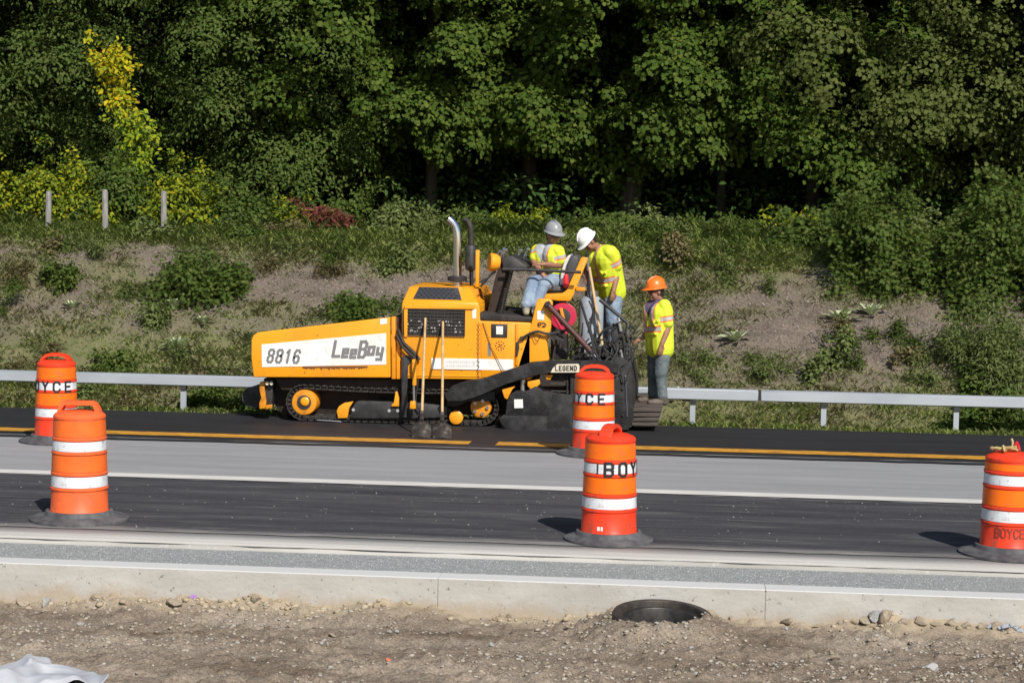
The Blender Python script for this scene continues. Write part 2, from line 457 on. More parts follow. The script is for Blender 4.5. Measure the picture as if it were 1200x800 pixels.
def dirt_mat():
    m = D.materials.new('construction_dirt'); N, L, B = nodes(m)
    B.inputs['Roughness'].default_value = .95; B.inputs['Specular IOR Level'].default_value = .1
    a = noise_node(N, L, 1.1, (.55, 2.2, 1), 7, .7)
    c = ramp(N, L, a.outputs[0], [(.34, (.155, .118, .088)), (.50, (.26, .212, .165)), (.66, (.355, .30, .24))])
    f = noise_node(N, L, 55, (1, 1, 1), 4, .7)
    fr = ramp(N, L, f.outputs[0], [(.34, (.55, .53, .5)), (.55, (1, 1, 1)), (.72, (1.25, 1.22, 1.18))])
    col = mix(N, L, c.outputs[0], fr.outputs[0], 1.0, 'MULTIPLY')
    tc = N.new('ShaderNodeTexCoord'); sp = N.new('ShaderNodeSeparateXYZ'); L.new(tc.outputs['Object'], sp.inputs[0])      # drier buff spoil against the kerb
    n2 = noise_node(N, L, 2.6, (.8, 1, 1), 6, .7)
    ma = N.new('ShaderNodeMath'); ma.operation = 'MULTIPLY_ADD'; ma.inputs[1].default_value = .55; L.new(n2.outputs[0], ma.inputs[0]); L.new(sp.outputs[1], ma.inputs[2])
    mr = N.new('ShaderNodeMapRange'); mr.inputs[1].default_value = Y_KN + .02; mr.inputs[2].default_value = Y_KN + .20; mr.inputs[4].default_value = .8; L.new(ma.outputs[0], mr.inputs[0])
    L.new(mix(N, L, col, (.42, .345, .245), mr.outputs[0]), B.inputs['Base Color'])
    add_bump(N, L, B, f.outputs[0], .7, .02)
    return m
xs2 = np.concatenate([np.linspace(-60, -5.5, 24)[:-1], np.arange(-5.5, 5.5, .022), np.linspace(5.5, 60, 24)])
ys2 = np.concatenate([np.linspace(-30, 10.6, 14)[:-1], np.arange(10.6, Y_KN + .03, .022)])
M['dirt'] = dirt_mat()
tag(grid_obj('dirt_verge', xs2, ys2, dirtz, M['dirt']), kind='structure')

# --- asphalt
def asphalt(name, c, c2, speck, streak=.12, sx=.18, rough=.85, dust=None, fade=False):
    m = D.materials.new(name); N, L, B = nodes(m)
    B.inputs['Roughness'].default_value = rough; B.inputs['Specular IOR Level'].default_value = .25
    a = noise_node(N, L, 2.6, (sx, 1.6, 1), 6, .65)
    r = ramp(N, L, a.outputs[0], [(.38, c), (.64, c2)])
    f = noise_node(N, L, 150, (1, 1, 1), 2, .6)
    fr = ramp(N, L, f.outputs[0], [(.38, (.75, .75, .75)), (.6, (1.05, 1.05, 1.05)), (.70, (speck, speck, speck))])
    col = mix(N, L, r.outputs[0], fr.outputs[0], 1.0, 'MULTIPLY')
    if dust:      # spilled pale dust: long smears and spots
        d = noise_node(N, L, 5, (.12, 2.0, 1), 6, .75)
        dr = ramp(N, L, d.outputs[0], [(.54, (0, 0, 0)), (.74, (.8, .8, .8))])
        col = mix(N, L, col, dust, dr.outputs[0])
        d2 = noise_node(N, L, 11, (.8, 1.4, 1), 3, .6)
        dr2 = ramp(N, L, d2.outputs[0], [(.755, (0, 0, 0)), (.79, (.7, .7, .7))])
    if fade:      # dust trodden and blown out from the gutter
        tc = N.new('ShaderNodeTexCoord'); sp = N.new('ShaderNodeSeparateXYZ'); L.new(tc.outputs['Object'], sp.inputs[0])
        mr = N.new('ShaderNodeMapRange'); mr.inputs[1].default_value = Y_CO - .02; mr.inputs[2].default_value = Y_CO + .30; mr.interpolation_type = 'SMOOTHSTEP'; mr.inputs[3].default_value = .75; mr.inputs[4].default_value = 0.0
        L.new(sp.outputs[1], mr.inputs[0])
        nn_ = noise_node(N, L, 4, (.3, 2.2, 1), 6, .7)
        ad = N.new('ShaderNodeMath'); ad.operation = 'MULTIPLY_ADD'; ad.inputs[1].default_value = 1.6; ad.inputs[2].default_value = -.95; L.new(nn_.outputs[0], ad.inputs[0])
        a2 = N.new('ShaderNodeMath'); a2.operation = 'ADD'; a2.use_clamp = True; L.new(mr.outputs[0], a2.inputs[0]); L.new(ad.outputs[0], a2.inputs[1])
        col = mix(N, L, col, tuple(q * 1.7 for q in dust), a2.outputs[0])
    L.new(col, B.inputs['Base Color'])
    add_bump(N, L, B, f.outputs[0], .5, .006)
    return m
def strip(name, y0, y1, z, m, z1=None, x0=-140, x1=140, thick=None, edge=0.0, seed=1, step=.12):
    """a band along the road, with a slightly ragged near and far edge"""
    xs_ = np.concatenate([np.linspace(x0, -12, 12)[:-1], np.arange(-12, 12, step), np.linspace(12, x1, 12)]) if edge else np.linspace(x0, x1, 40)
    if z1 is None: z1 = z
    e0 = (fbm(xs_ * 3.1, 1.0, 4, seed) - .5) * edge; e1 = (fbm(xs_ * 3.1, 9.0, 4, seed + 5) - .5) * edge
    v, n = [], len(xs_)
    rows = [(y0 + e0, z), (y1 + e1, z1)]
    if thick: rows = [(y0 + e0, z - thick)] + rows + [(y1 + e1, z1 - thick)]
    for yy, zz in rows: v.append(np.stack([xs_, yy if np.ndim(yy) else np.full(n, yy), np.full(n, zz)], 1))
    v = np.concatenate(v); idx = []
    for r_ in range(len(rows) - 1):
        a = np.arange(n - 1) + r_ * n
        idx.append(np.stack([a, a + 1, a + 1 + n, a + n], 1))
    me = D.meshes.new(name); fill(me, v, np.concatenate(idx).ravel(), 4)
    return tag(link_mesh(name, me, m), kind='structure')
M['old'] = asphalt('old_road_surface', (.265, .268, .275), (.325, .325, .33), 1.4)
M['fresh'] = asphalt('fresh_asphalt', (.021, .020, .023), (.030, .029, .032), 1.6, sx=.1, rough=.6)
M['strip'] = asphalt('dusty_new_asphalt', (.038, .038, .045), (.070, .069, .075), 1.7, sx=.16, dust=(.19, .182, .17), fade=True)
M['slab'] = mat('gutter_concrete', (.43, .415, .39), .9, c2=(.30, .287, .265), scale=4, stretch=(.10, 2.6, 1), lo=.46, hi=.70, c3=(.47, .455, .43), s3=14, lo3=.6, hi3=.75, bump=.3, bscale=70)
M['gravel'] = mat('grey_gravel_bed', (.29, .305, .30), .9, c2=(.37, .385, .38), scale=18, c3=(.46, .47, .46), s3=90, lo3=.56, hi3=.66, bump=.9, bscale=75)
strip('road', Y_W0 - .3, Y_FA + .25, 0, M['old'])
strip('new_asphalt_strip', Y_CO, Y_W0 - .02, .004, M['strip'], edge=.10, seed=3)
strip('concrete_gutter', Y_GR, Y_CO + .08, -.002, M['slab'], thick=.05, edge=.02, seed=8)
strip('gutter_joint', Y_GR - .006, Y_GR + .006, .0015, mat('dark_joint', (.06, .055, .05), .95), edge=.02, seed=21)
strip('gravel_strip', Y_KF - .05, Y_GR + .06, -.036, M['gravel'])
strip('fresh_asphalt_lane', Y_FA, Y_SH, .006, M['fresh'], z1=SHZ, edge=.12, seed=13)
strip('asphalt_shoulder', Y_SH, Y_PE, SHZ, M['fresh'], z1=SHZ - .001, thick=None, edge=0)
strip('asphalt_edge', Y_PE, Y_PE + .05, SHZ - .001, M['fresh'], z1=SHZ - .08, edge=0)
wl = mat('white_line_paint', (.62, .60, .56), .8, c2=(.5, .485, .45), scale=9, stretch=(.3, 2, 1))
strip('white_edge_line', Y_W0, Y_W1, .009, wl, edge=.012, seed=4)
# yellow line: painted on the old part at first, patchy; ragged where the mat was laid over it
def yellow_mat():
    m = D.materials.new('yellow_line_paint'); N, L, B = nodes(m)
    B.inputs['Roughness'].default_value = .7
    a = noise_node(N, L, 6, (.6, 3, 1), 6, .75)
    r = ramp(N, L, a.outputs[0], [(.38, (.06, .045, .025)), (.47, (.55, .25, .02)), (.7, (.70, .36, .03))])
    L.new(r.outputs[0], B.inputs['Base Color'])
    return m
ym = yellow_mat()
xl0, xl1 = G(553, 519).x, G(582, 519).x
strip('yellow_edge_line', Y_Y0, Y_Y1, .0088, ym, z1=.0082, x1=xl0, edge=.03, seed=6) if False else None
def yline(x0, x1, seed):
    xs_ = np.arange(x0, x1, .06)
    e0 = (fbm(xs_ * 6, 2.0, 3, seed) - .5) * .055; e1 = (fbm(xs_ * 6, 5.0, 3, seed) - .5) * .055
    zf = lambda y: .006 + (SHZ - .006) * (y - Y_FA) / (Y_SH - Y_FA) + .006
    v = np.concatenate([np.stack([xs_, Y_Y0 + e0, zf(Y_Y0 + e0)], 1), np.stack([xs_, Y_Y1 + e1, zf(Y_Y1 + e1)], 1)])
    n = len(xs_); a = np.arange(n - 1)
    me = D.meshes.new('yellow_line'); fill(me, v, np.stack([a, a + 1, a + 1 + n, a + n], 1).ravel(), 4)
    tag(link_mesh('yellow_edge_line', me, ym), kind='structure')
yline(-60, xl0, 2); yline(xl1, 60, 3)

def kerb_mat():
    m = D.materials.new('kerb_concrete'); N, L, B = nodes(m); B.inputs['Roughness'].default_value = .9; B.inputs['Specular IOR Level'].default_value = .2
    a = noise_node(N, L, 2.4, (.6, 1, 1.6), 6, .65); c = ramp(N, L, a.outputs[0], [(.36, (.37, .355, .325)), (.64, (.47, .455, .425))])
    v = noise_node(N, L, 26, (1, 1, 1), 3, .6); vr = ramp(N, L, v.outputs[0], [(.27, (.45, .43, .40)), (.36, (1, 1, 1))])
    col = mix(N, L, c.outputs[0], vr.outputs[0], 1.0, 'MULTIPLY')
    # earth splashed on the lower half of the back face
    tc = N.new('ShaderNodeTexCoord'); sp = N.new('ShaderNodeSeparateXYZ'); L.new(tc.outputs['Object'], sp.inputs[0])
    n2 = noise_node(N, L, 3.2, (1, 1, .5), 6, .75)
    ma = N.new('ShaderNodeMath'); ma.operation = 'MULTIPLY_ADD'; ma.inputs[1].default_value = .38; L.new(n2.outputs[0], ma.inputs[0]); L.new(sp.outputs[2], ma.inputs[2])
    mr = N.new('ShaderNodeMapRange'); mr.inputs[1].default_value = .06; mr.inputs[2].default_value = -.035; mr.inputs[3].default_value = 0; mr.inputs[4].default_value = .75; L.new(ma.outputs[0], mr.inputs[0])
    col = mix(N, L, col, (.37, .30, .215), mr.outputs[0])
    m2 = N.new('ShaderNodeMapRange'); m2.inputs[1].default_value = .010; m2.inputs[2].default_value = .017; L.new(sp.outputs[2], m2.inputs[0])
    L.new(mix(N, L, col, (.53, .53, .52), m2.outputs[0]), B.inputs['Base Color'])      # paler top: the brighter light it catches is put into the colour
    add_bump(N, L, B, v.outputs[0], .35, .01)
    return m
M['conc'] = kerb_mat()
# --- kerb: three lengths with open joints
j1, j2 = P(513, 676, Y_KN).x, P(897, 690, Y_KN).x
for i, (a, b) in enumerate(((-60, j1), (j1, j2), (j2, 60))):
    k = MB()
    k.prism([(Y_KN, -.5), (Y_KF, -.5), (Y_KF, .02), (Y_KN, .02)], a + .0006, b - .0006, 0, .005, 1)
    # prism runs along Y: turn it to run along X
    for v in k.bm.verts: v.co = Vector((v.co.y, v.co.x, v.co.z))
    bmesh.ops.reverse_faces(k.bm, faces=k.bm.faces[:])
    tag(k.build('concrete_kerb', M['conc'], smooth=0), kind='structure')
# ================================================================== PAVER
Y0 = yz(500.5, SHZ) - .10                       # near face of the machine
W_P = 2.15
def pp(pts, a):                                  # photo points on the plane a metres behind the near face -> (x, z)
    return [(q.x, q.z) for q in (P(x, y, Y0 + a) for x, y in pts)]
def pw(x, y, a): return P(x, y, Y0 + a)
pv_loc = Vector((P(470, 500, Y0).x, Y0 + W_P / 2, SHZ))
PV = thing('asphalt_paver', 'yellow tracked asphalt paver with white side panel on the fresh black asphalt', 'paver', pv_loc)
def part(name, m, mb, parent=None, smooth=38): return mb.build(name, m, parent or PV, smooth=smooth)
def slab(name, m, pts, a, b, bev=.008, parent=None, seg=2):
    return part(name, m, MB().prism(pp(pts, a), Y0 + a, Y0 + b, 0, bev, seg), parent)

# hopper ------------------------------------------------------------
wing = [(302, 389.5), (457, 371.6), (457.5, 442.5), (297, 442), (294.3, 420), (294.3, 399), (296.5, 393)]
w0 = MB().prism(pp(wing, 0), Y0, Y0 + .09, 0, .014, 3)
hw = part('hopper_wing', M['yellow'], w0)
part('hopper_wing', M['yellow'], MB().prism(pp([(x, y + (26 if y < 410 else 0)) for x, y in wing], 0), Y0 + W_P - .09, Y0 + W_P, 0, .014, 3))
part('hopper_lip', M['yellow_dirty'], MB().prism(pp([(300, 394), (304, 393), (304, 441), (298, 441)], 0), Y0 + .092, Y0 + .6, 0, .006))
part('hopper_lip', M['yellow_dirty'], MB().prism(pp([(300, 418), (304, 417), (304, 441), (298, 441)], 0), Y0 + W_P - .6, Y0 + W_P - .092, 0, .006))
part('hopper_floor', M['tar'], MB().prism(pp([(305, 425), (455, 425), (455, 440), (305, 440)], 0), Y0 + .095, Y0 + W_P - .095))
sg = slab('side_panel', M['white'], [(306.5, 403.5), (452.5, 390.2), (452.5, 427), (307, 430)], -.006, .002, 0, hw)
def lettering(name, text, m, px0, py_base, w, h, sw, gap, a, parent, slant=.0, px_slope=.026, sizes=None):
    """letters in photo pixels, on the plane a"""
    mb = MB(); x = px0
    for i, ch in enumerate(text):
        cw, chh, dy = (w, h, 0) if not sizes else sizes[i]
        for q in glyph(ch, cw, chh, sw, slant, 1):
            off = .0006 * (len(mb.bm.faces) % 7)
            mb.poly([P(x + p.x, py_base + dy + px_slope * (x + p.x - px0) - p.y, Y0 + a - off) for p in q])
        x += cw + gap
    return part(name, m, mb, parent, smooth=0)
lettering('lettering', '8816', M['greytxt'], 313, 424.0, 5.6, 14.5, 2.7, 4.5, -.0075, sg, .22)
lettering('lettering', 'LeeBoy', M['greytxt'], 390, 420.0, 9, 17, 3.6, 4.4, -.0075, sg, .18, -.02,
          [(7, 17.5, -2.5), (5, 8.5, -2), (5, 8.5, -1), (7, 18, -1.0), (5.5, 8.5, -4), (5.5, 9, -2)])
# rust streaks under the panel, and a small sticker
mb = MB()
random.seed(3)
for i in range(26):
    x = 354 + i * 2.95; h = random.uniform(.5, 3.0)
    mb.poly([P(x, 429.6 - .012 * (x - 354), Y0 - .0055 + .0002 * (i % 2)), P(x + 3.2, 429.6 - .012 * (x - 354), Y0 - .0055 + .0002 * (i % 2)), P(x + 3, 431 + h - .012 * (x - 354), Y0 - .003), P(x + .6, 430.6 + h * .6, Y0 - .003)])
part('rust_streak', M['rust'], mb, hw, 0)
slab('sticker', M['white'], [(445.5, 373.6), (453.5, 372.8), (453.5, 379.5), (445.5, 380)], -.004, .002, 0, hw)
# rear frame of the hopper
slab('hopper_bulkhead', M['brown'], [(459, 371.5), (471, 371.8), (471, 443), (459, 443)], .12, W_P - .12, .004)
slab('hopper_post', M['yellow_dirty'], [(458.6, 371), (463.2, 371), (463.5, 444), (458.8, 444)], .0, .12, .006)
slab('hopper_post', M['yellow'], [(464.5, 386), (469, 388), (469.5, 444), (464.6, 444)], .04, .11, .006)
mb = MB(); mb.tube([pw(466, 386, .0), pw(473, 402, -.03), pw(485, 413, -.05), pw(491.5, 422, -.05)], .022, 10)
mb.tube([pw(464, 392, -.02), pw(472, 407, -.06), pw(487, 420, -.08)], .016, 10)
part('lift_link', M['tar'], mb)
slab('lift_cylinder', M['yellow'], [(482.5, 421), (487.5, 420), (487.8, 452), (483, 452)], -.09, -.03, .012)
mb = MB(); mb.cyl(pw(485, 452, -.06), pw(485.2, 474, -.06), .016, 12); part('cylinder_rod', M['steel'], mb)
slab('lift_bracket', M['yellow'], [(480.5, 470), (486.5, 470), (487, 479), (480, 479)], -.10, -.02, .008)
slab('lift_bracket', M['yellow'], [(461.5, 471.5), (459, 474), (458.5, 476), (467.5, 476), (467.5, 466), (465, 458.5), (463.5, 458.5)], .04, .10, .006)
slab('lift_bracket', M['yellow'], [(472, 476), (477, 476), (477, 470), (474.5, 461), (473, 461)], .04, .10, .006)
slab('frame_leg', M['black'], [(470.5, 418), (477, 416), (483, 419), (482, 424), (478, 428), (476.5, 489), (470.5, 489)], -.02, .05, .006)

# chassis, front bumper and push roller ------------------------------
slab('chassis', M['brown'], [(309, 443.2), (642, 446), (642, 486), (330, 486), (318, 468), (309, 460)], .40, W_P - .40, .01)
slab('chassis_skirt', M['brown'], [(322, 443.2), (600, 445.5), (585, 462), (330, 457)], .16, .398, .01)
mb = MB(); mb.cyl(pw(296, 465, .45), pw(296, 465, 1.7), .135, 28); mb.cyl(pw(296, 465, .40), pw(296, 465, 1.75), .05, 14)
part('push_roller', M['rubber'], mb)
slab('roller_bracket', M['black'], [(289, 455), (309, 448), (309, 476), (298, 478)], .42, .46, .005)
slab('bumper_bracket', M['yellow_dirty'], [(304.5, 447.5), (310, 446.5), (310, 456), (311.5, 470), (311, 478.5), (304, 479), (303.8, 472), (306, 466), (304, 457)], .14, .22, .006)
slab('bumper_frame', M['black'], [(309.5, 445), (320, 445), (318.5, 478), (312, 478)], .18, .32, .006)
slab('bumper_foot', M['yellow_dirty'], [(311, 475), (318.5, 474), (318.5, 478.5), (311, 479)], .12, .178, .004)
for x in (313, 318): part('marker_lamp', M['cream'], MB().cyl(pw(x, 449, .10), pw(x, 449, .17), .022, 12))

# tracks --------------------------------------------------------------
def track(a):
    f, r = pw(356, 475.5, a), pw(563, 481, a)
    zb = SHZ + .012                              # underside of the shoes
    rad = .225
    cz = zb + rad
    c0, c1 = Vector((f.x, 0, cz)), Vector((r.x, 0, cz))
    pts = []
    n_arc = 12
    L1 = c1.x - c0.x
    path = [(c0 + Vector((L1 * i / 26, 0, -rad)), 0) for i in range(26)]
    path += [(c1 + Vector((math.sin(t) * rad, 0, -math.cos(t) * rad)), t) for t in np.linspace(0, math.pi, n_arc)]
    path += [(c1 + Vector((-L1 * i / 26, 0, rad - .025 * math.sin(math.pi * i / 26))), math.pi) for i in range(1, 26)]
    path += [(c0 + Vector((math.sin(t) * rad, 0, -math.cos(t) * rad)), t) for t in np.linspace(math.pi, 2 * math.pi, n_arc)[:-1]]
    mb = MB()
    for p, t in path:
        tx, nz = Vector((math.cos(t), 0, math.sin(t))), Vector((math.sin(t), 0, -math.cos(t)))
        def bx(l, d0, d1, y0, y1):
            ring = lambda y: [p + tx * -l + nz * d0 + Vector((0, y, 0)), p + tx * l + nz * d0 + Vector((0, y, 0)), p + tx * l + nz * d1 + Vector((0, y, 0)), p + tx * -l + nz * d1 + Vector((0, y, 0))]
            mb.loft([ring(y0), ring(y1)], 0, .005)
        bx(.036, -.012, .002, Y0 + a, Y0 + a + .34)
        bx(.012, -.006, .010, Y0 + a + .004, Y0 + a + .336)
        bx(.042, -.060, -.014, Y0 + a + .03, Y0 + a + .075)
        bx(.042, -.060, -.014, Y0 + a + .25, Y0 + a + .295)
    tr = part('track', M['track'], mb)
    for c, rr, hub in ((c0, .165, True), (c1, .135, False)):
        mb = MB(); y = Y0 + a
        mb.lathe((c.x, y + .30, c.z), [(rr * .9, 0), (rr, .02), (rr, .24), (rr * .94, .275), (rr * .62, .285)], 28, 0, (0, -1, 0))
        wh = part('track_wheel', M['yellow_dirty'] if a < 1 else M['black'], mb, tr)
        mb = MB()
        if hub:
            mb.lathe((c.x, y + .02, c.z), [(rr * .55, 0), (rr * .55, .012), (rr * .48, .014)], 22, 0, (0, -1, 0))
            part('hub_ring', M['black'], mb, wh)
            part('hub_cap', M['yellow'], MB().lathe((c.x + .015, y + .006, c.z + .015), [(rr * .34, 0), (rr * .34, .02), (rr * .25, .03)], 18, 0, (0, -1, 0)), wh)
        else:
            for k in range(5):
                mb = MB(); t = k * 2 * math.pi / 5
                mb.cyl((c.x + math.cos(t) * rr * .62, y + .02, c.z + math.sin(t) * rr * .62), (c.x + math.cos(t) * rr * .62, y - .012, c.z + math.sin(t) * rr * .62), .022, 8)
                part('wheel_bolt', M['steel'], mb, wh)
    for i in range(5):
        mb = MB(); x = c0.x + L1 * (.22 + .145 * i)
        mb.lathe((x, Y0 + a + .29, zb + .135), [(.06, 0), (.075, .02), (.075, .2), (.05, .21)], 18, 0, (0, -1, 0))
        part('track_roller', M['black'], mb, tr)
    return tr
track(.10); track(W_P - .44)
# track frame plate with the yellow guard
slab('track_frame', M['black'], [(417, 470.6), (421, 469.5), (470, 471), (492, 472), (524, 476), (524, 489), (487, 490), (410, 490), (413, 477)], .08, .16, .008)
slab('track_guard', M['yellow'], [(394.5, 481), (397, 476), (403, 472), (414, 470.4), (409, 478), (407, 489.5), (396, 490)], .07, .13, .006)
for x, y in ((414, 480), (456, 481), (466, 481), (529, 464), (538, 464)): part('frame_bolt', M['steel'], MB().cyl(pw(x, y, .075), pw(x, y, .10), .02, 10))
slab('track_frame', M['black'], [(524, 459), (552, 456), (580, 458), (580, 470), (548, 470), (536, 476), (524, 476)], .10, .18, .008)
mb = MB(); c = pw(534.5, 489, .05); mb.lathe((c.x, c.y + .1, c.z), [(.08, 0), (.085, .02), (.085, .11), (.07, .12)], 22, 0, (0, -1, 0)); part('tensioner_wheel', M['yellow'], mb)
mb = MB(); mb.tube([pw(372, 492, .09), pw(395, 493.5, .085), pw(400, 494, .085)], .008, 6); part('grease_line', M['steel'], mb)

# engine body ----------------------------------------------------------
body = [(471, 355), (556, 356.5), (562, 358), (562.5, 376), (622, 378), (622, 445.4), (470, 443.6)]
eb = slab('engine_body', M['yellow'], body, .0, W_P, .014, seg=3)
slab('side_door', M['yellow'], [(563.5, 379), (603, 380), (602.5, 441.5), (563.8, 440.8)], -.012, .004, .005, eb)
slab('hinge_strip', M['yellow_dirty'], [(604.5, 379.5), (607.5, 379.8), (606.5, 428), (603.8, 428)], -.018, .003, .003, eb)
slab('body_sill', M['yellow'], [(470.6, 438.8), (600, 441), (600, 442.2), (470.6, 440)], -.010, .003, .002, eb)
slab('latch', M['black'], [(604.8, 401), (608, 399), (608.6, 408), (606.6, 417), (604.2, 418.5)], -.035, -.018, .004, eb)
# engine hood: slanted shoulders, flat top
zb, zt = pw(515, 356, 0).z, pw(515, 336, .42).z
xa, xb = pw(471.5, 356, 0).x, pw(561, 356, 0).x
ta, tb = pw(480, 336, .42).x, pw(550.5, 336, .42).x
def hood_ring(x, y0, z0, k): return (x, y0, z0)
mb = MB()
mb.loft([[(xa, Y0 + .004, zb - .012), (xb, Y0 + .004, zb - .012), (xb, Y0 + W_P - .004, zb - .012), (xa, Y0 + W_P - .004, zb - .012)],
         [(xa, Y0 + .004, zb + .02), (xb, Y0 + .004, zb + .02), (xb, Y0 + W_P - .004, zb + .02), (xa, Y0 + W_P - .004, zb + .02)],
         [(ta, Y0 + .42, zt), (tb, Y0 + .42, zt), (tb, Y0 + W_P - .42, zt), (ta, Y0 + W_P - .42, zt)]], 0, .012, True, 2)
hood = part('engine_hood', M['yellow'], mb)
def sl(u, v, d=.0):                                # point on the slanted hood side, u along, v up
    x0 = xa + (xb - xa) * u; x1 = ta + (tb - ta) * u
    n = Vector((0, -(zt - zb), .42)).normalized()
    return Vector((x0 + (x1 - x0) * v, Y0 + .004 + .416 * v, zb + .02 + (zt - zb - .02) * v)) + n * d
mb = MB()
q = [sl(.13, .16), sl(.79, .16), sl(.80, .93), sl(.165, .93)]
n = Vector((0, -(zt - zb), .42)).normalized()
mb.loft([[p - n * .004 for p in q], [p + n * .008 for p in q]], 0)
for r_ in range(5):
    for c_ in range(8):
        u, v = .20 + (c_ + .5 * (r_ % 2)) * .071, .24 + r_ * .145
        mb.poly([sl(u + math.cos(t) * .017, v + math.sin(t) * .045, .0095) for t in np.linspace(0, 2 * math.pi, 8, endpoint=False)], 1)
part('perforated_cover', [mat('dark_cover', (.045, .045, .05), .5), mat('cover_hole', (.008, .008, .008), .9)], mb, hood)
# radiator grille
gx0, gx1, gz0, gz1 = [*(pw(478, 0, 0).x, pw(551, 0, 0).x), pw(515, 393.5, 0).z, pw(515, 362.5, 0).z]
mb = MB(); mb.box(gx0, gx1, Y0 - .008, Y0 + .004, gz0, gz1)
random.seed(8)
for i in range(46):                               # pale speckles: inner pieces and light through the mesh, put in as colour
    x = random.uniform(gx0 + .03, gx1 - .05); z = random.choice([gz0 + .035, gz0 + .05, gz0 + .12, gz0 + .09, gz0 + .17]) + random.uniform(-.01, .01)
    w_, h_ = random.uniform(.010, .028), random.uniform(.012, .035)
    mb.poly([(x, Y0 - .0090 - i * .00002, z), (x + w_, Y0 - .0090 - i * .00002, z), (x + w_, Y0 - .0090 - i * .00002, z + h_), (x, Y0 - .0090 - i * .00002, z + h_)], 1)
gril = part('radiator_grille', [mat('radiator_core', (.030, .024, .020), .7), mat('radiator_speckle', (.42, .40, .37), .6)], mb, eb, 0)
mb = MB()
for i in range(19):
    x = gx0 + (gx1 - gx0) * i / 18; mb.box(x - .004, x + .004, Y0 - .020, Y0 - .012, gz0, gz1)
for i in range(9):
    z = gz0 + (gz1 - gz0) * i / 8; mb.box(gx0, gx1, Y0 - .0215, Y0 - .0145, z - .004, z + .004)
part('grille_mesh', M['black'], mb, gril, 0)
mb = MB()
for a_, b_ in (((474, 358.3), (555, 362.3)),): mb.prism(pp([(474, 357.4), (556, 358.6), (556, 362.4), (474, 361.6)], 0), Y0 - .022, Y0 + .003, 0, .006)
mb.prism(pp([(473.5, 361.8), (477.8, 361.8), (477.8, 395), (473.5, 395)], 0), Y0 - .022, Y0 + .003, 0, .006)
part('grille_frame', M['yellow'], mb, gril)
slab('label_plate', M['white'], [(553.5, 362), (558, 362), (558, 373), (553.5, 373)], -.006, .003, 0, eb)
# stripe with faded print
st = slab('stripe_decal', M['white'], [(505.5, 419.5), (601.5, 421), (601.5, 433.8), (505.5, 432.2)], -.0145, .002, 0, eb)
mb = MB(); random.seed(12)
for row, y in enumerate((422.6, 427.4)):
    x = 522
    while x < (560 if row == 0 else 561):
        w_ = random.uniform(1.1, 2.0)
        for yy in (0, 1.1, 2.2): mb.poly([P(x, y + yy, Y0 - .0152), P(x + w_, y + yy, Y0 - .0152), P(x + w_, y + yy + .6, Y0 - .0152), P(x, y + yy + .6, Y0 - .0152)])
        x += w_ + .6
part('faded_print', M['palegrey'], mb, st, 0)
vp = slab('vent_plate', M['black'], [(575.5, 379.5), (594.8, 379.8), (594.4, 395.6), (575.5, 395.3)], -.022, -.011, .003, eb)
slab('label_plate', M['white'], [(581.5, 382), (589.5, 382.2), (589.3, 391.8), (581.5, 391.6)], -.026, -.0215, 0, vp)
mb = MB(); c = pw(586, 405, -.016)
for k in range(10):
    t = k * .63; mb.ball((c.x + .055 * math.cos(t), c.y + .0, c.z + .055 * math.sin(t)), (.010, .003, .010), 0, 1)
for dx, dz in ((-.01, .02), (.015, -.02), (0, 0), (-.02, -.015), (.02, .012)): mb.ball((c.x + dx, c.y, c.z + dz), (.012, .003, .010), 0, 1)
part('round_sticker', M['rust'], mb, eb)
slab('print_strip', M['greytxt'], [(571.5, 402), (574.5, 401), (575.5, 417), (571.5, 417)], -.0145, -.011, 0, eb)
mb = MB()
def coil(p, q, n, amp, r=.006):
    return [p.lerp(q, i / (n * 2)) + Vector(((amp if i % 2 else -amp), 0, 0)) for i in range(n * 2 + 1)]
mb.tube(coil(pw(561, 378, -.03), pw(560.5, 443, -.03), 12, .010), .005, 5)
mb.tube(coil(pw(566, 378, -.03), pw(575, 405, -.03), 7, .006) + coil(pw(575.5, 407, -.03), pw(591, 436, -.05), 12, .007), .005, 5)
part('coiled_cable', M['rust'], mb, eb)

# stacks -----------------------------------------------------------------
mb = MB()
mb.tube(spline([pw(536.2, 326, .8), pw(536, 300, .8), pw(536, 280, .8), pw(534.6, 268, .8), pw(530.5, 261, .8), pw(525.5, 256.8, .8)], 6), .053, 22)
ex = part('intake_stack', M['chrome'], mb)
mb = MB(); c = pw(536, 326, .8)
mb.lathe((c.x, c.y, c.z - .04), [(.09, 0), (.125, .01), (.125, .06), (.06, .075)], 26)
part('stack_collar', M['rubber'], mb, ex)
part('stack_base', M['steel'], MB().cyl(pw(536.5, 336, .8), pw(536.5, 330.5, .8), .055, 18), ex)
mb = MB(); c = pw(551.5, 316, 1.1)
mb.lathe((c.x, c.y, c.z), [(.02, -.02), (.062, 0), (.07, .01), (.07, .29), (.06, .31), (.03, .32)], 24)
mu = part('muffler', M['black'], mb)
mb = MB(); mb.tube(spline([pw(552, 290, 1.1), pw(552, 275, 1.1), pw(551, 265, 1.1), pw(547.5, 259, 1.1), pw(543.5, 257, 1.1)], 6), .038, 18)
part('exhaust_riser', M['tar'], MB().tube([pw(552.5, 337, 1.1), pw(552.3, 314, 1.1)], .026, 12))
part('exhaust_pipe', M['rod'] if False else M['tar'], mb, mu)
slab('post', M['yellow'], [(557.2, 293), (561.8, 293), (561.2, 337), (557, 337)], .75, .82, .008)

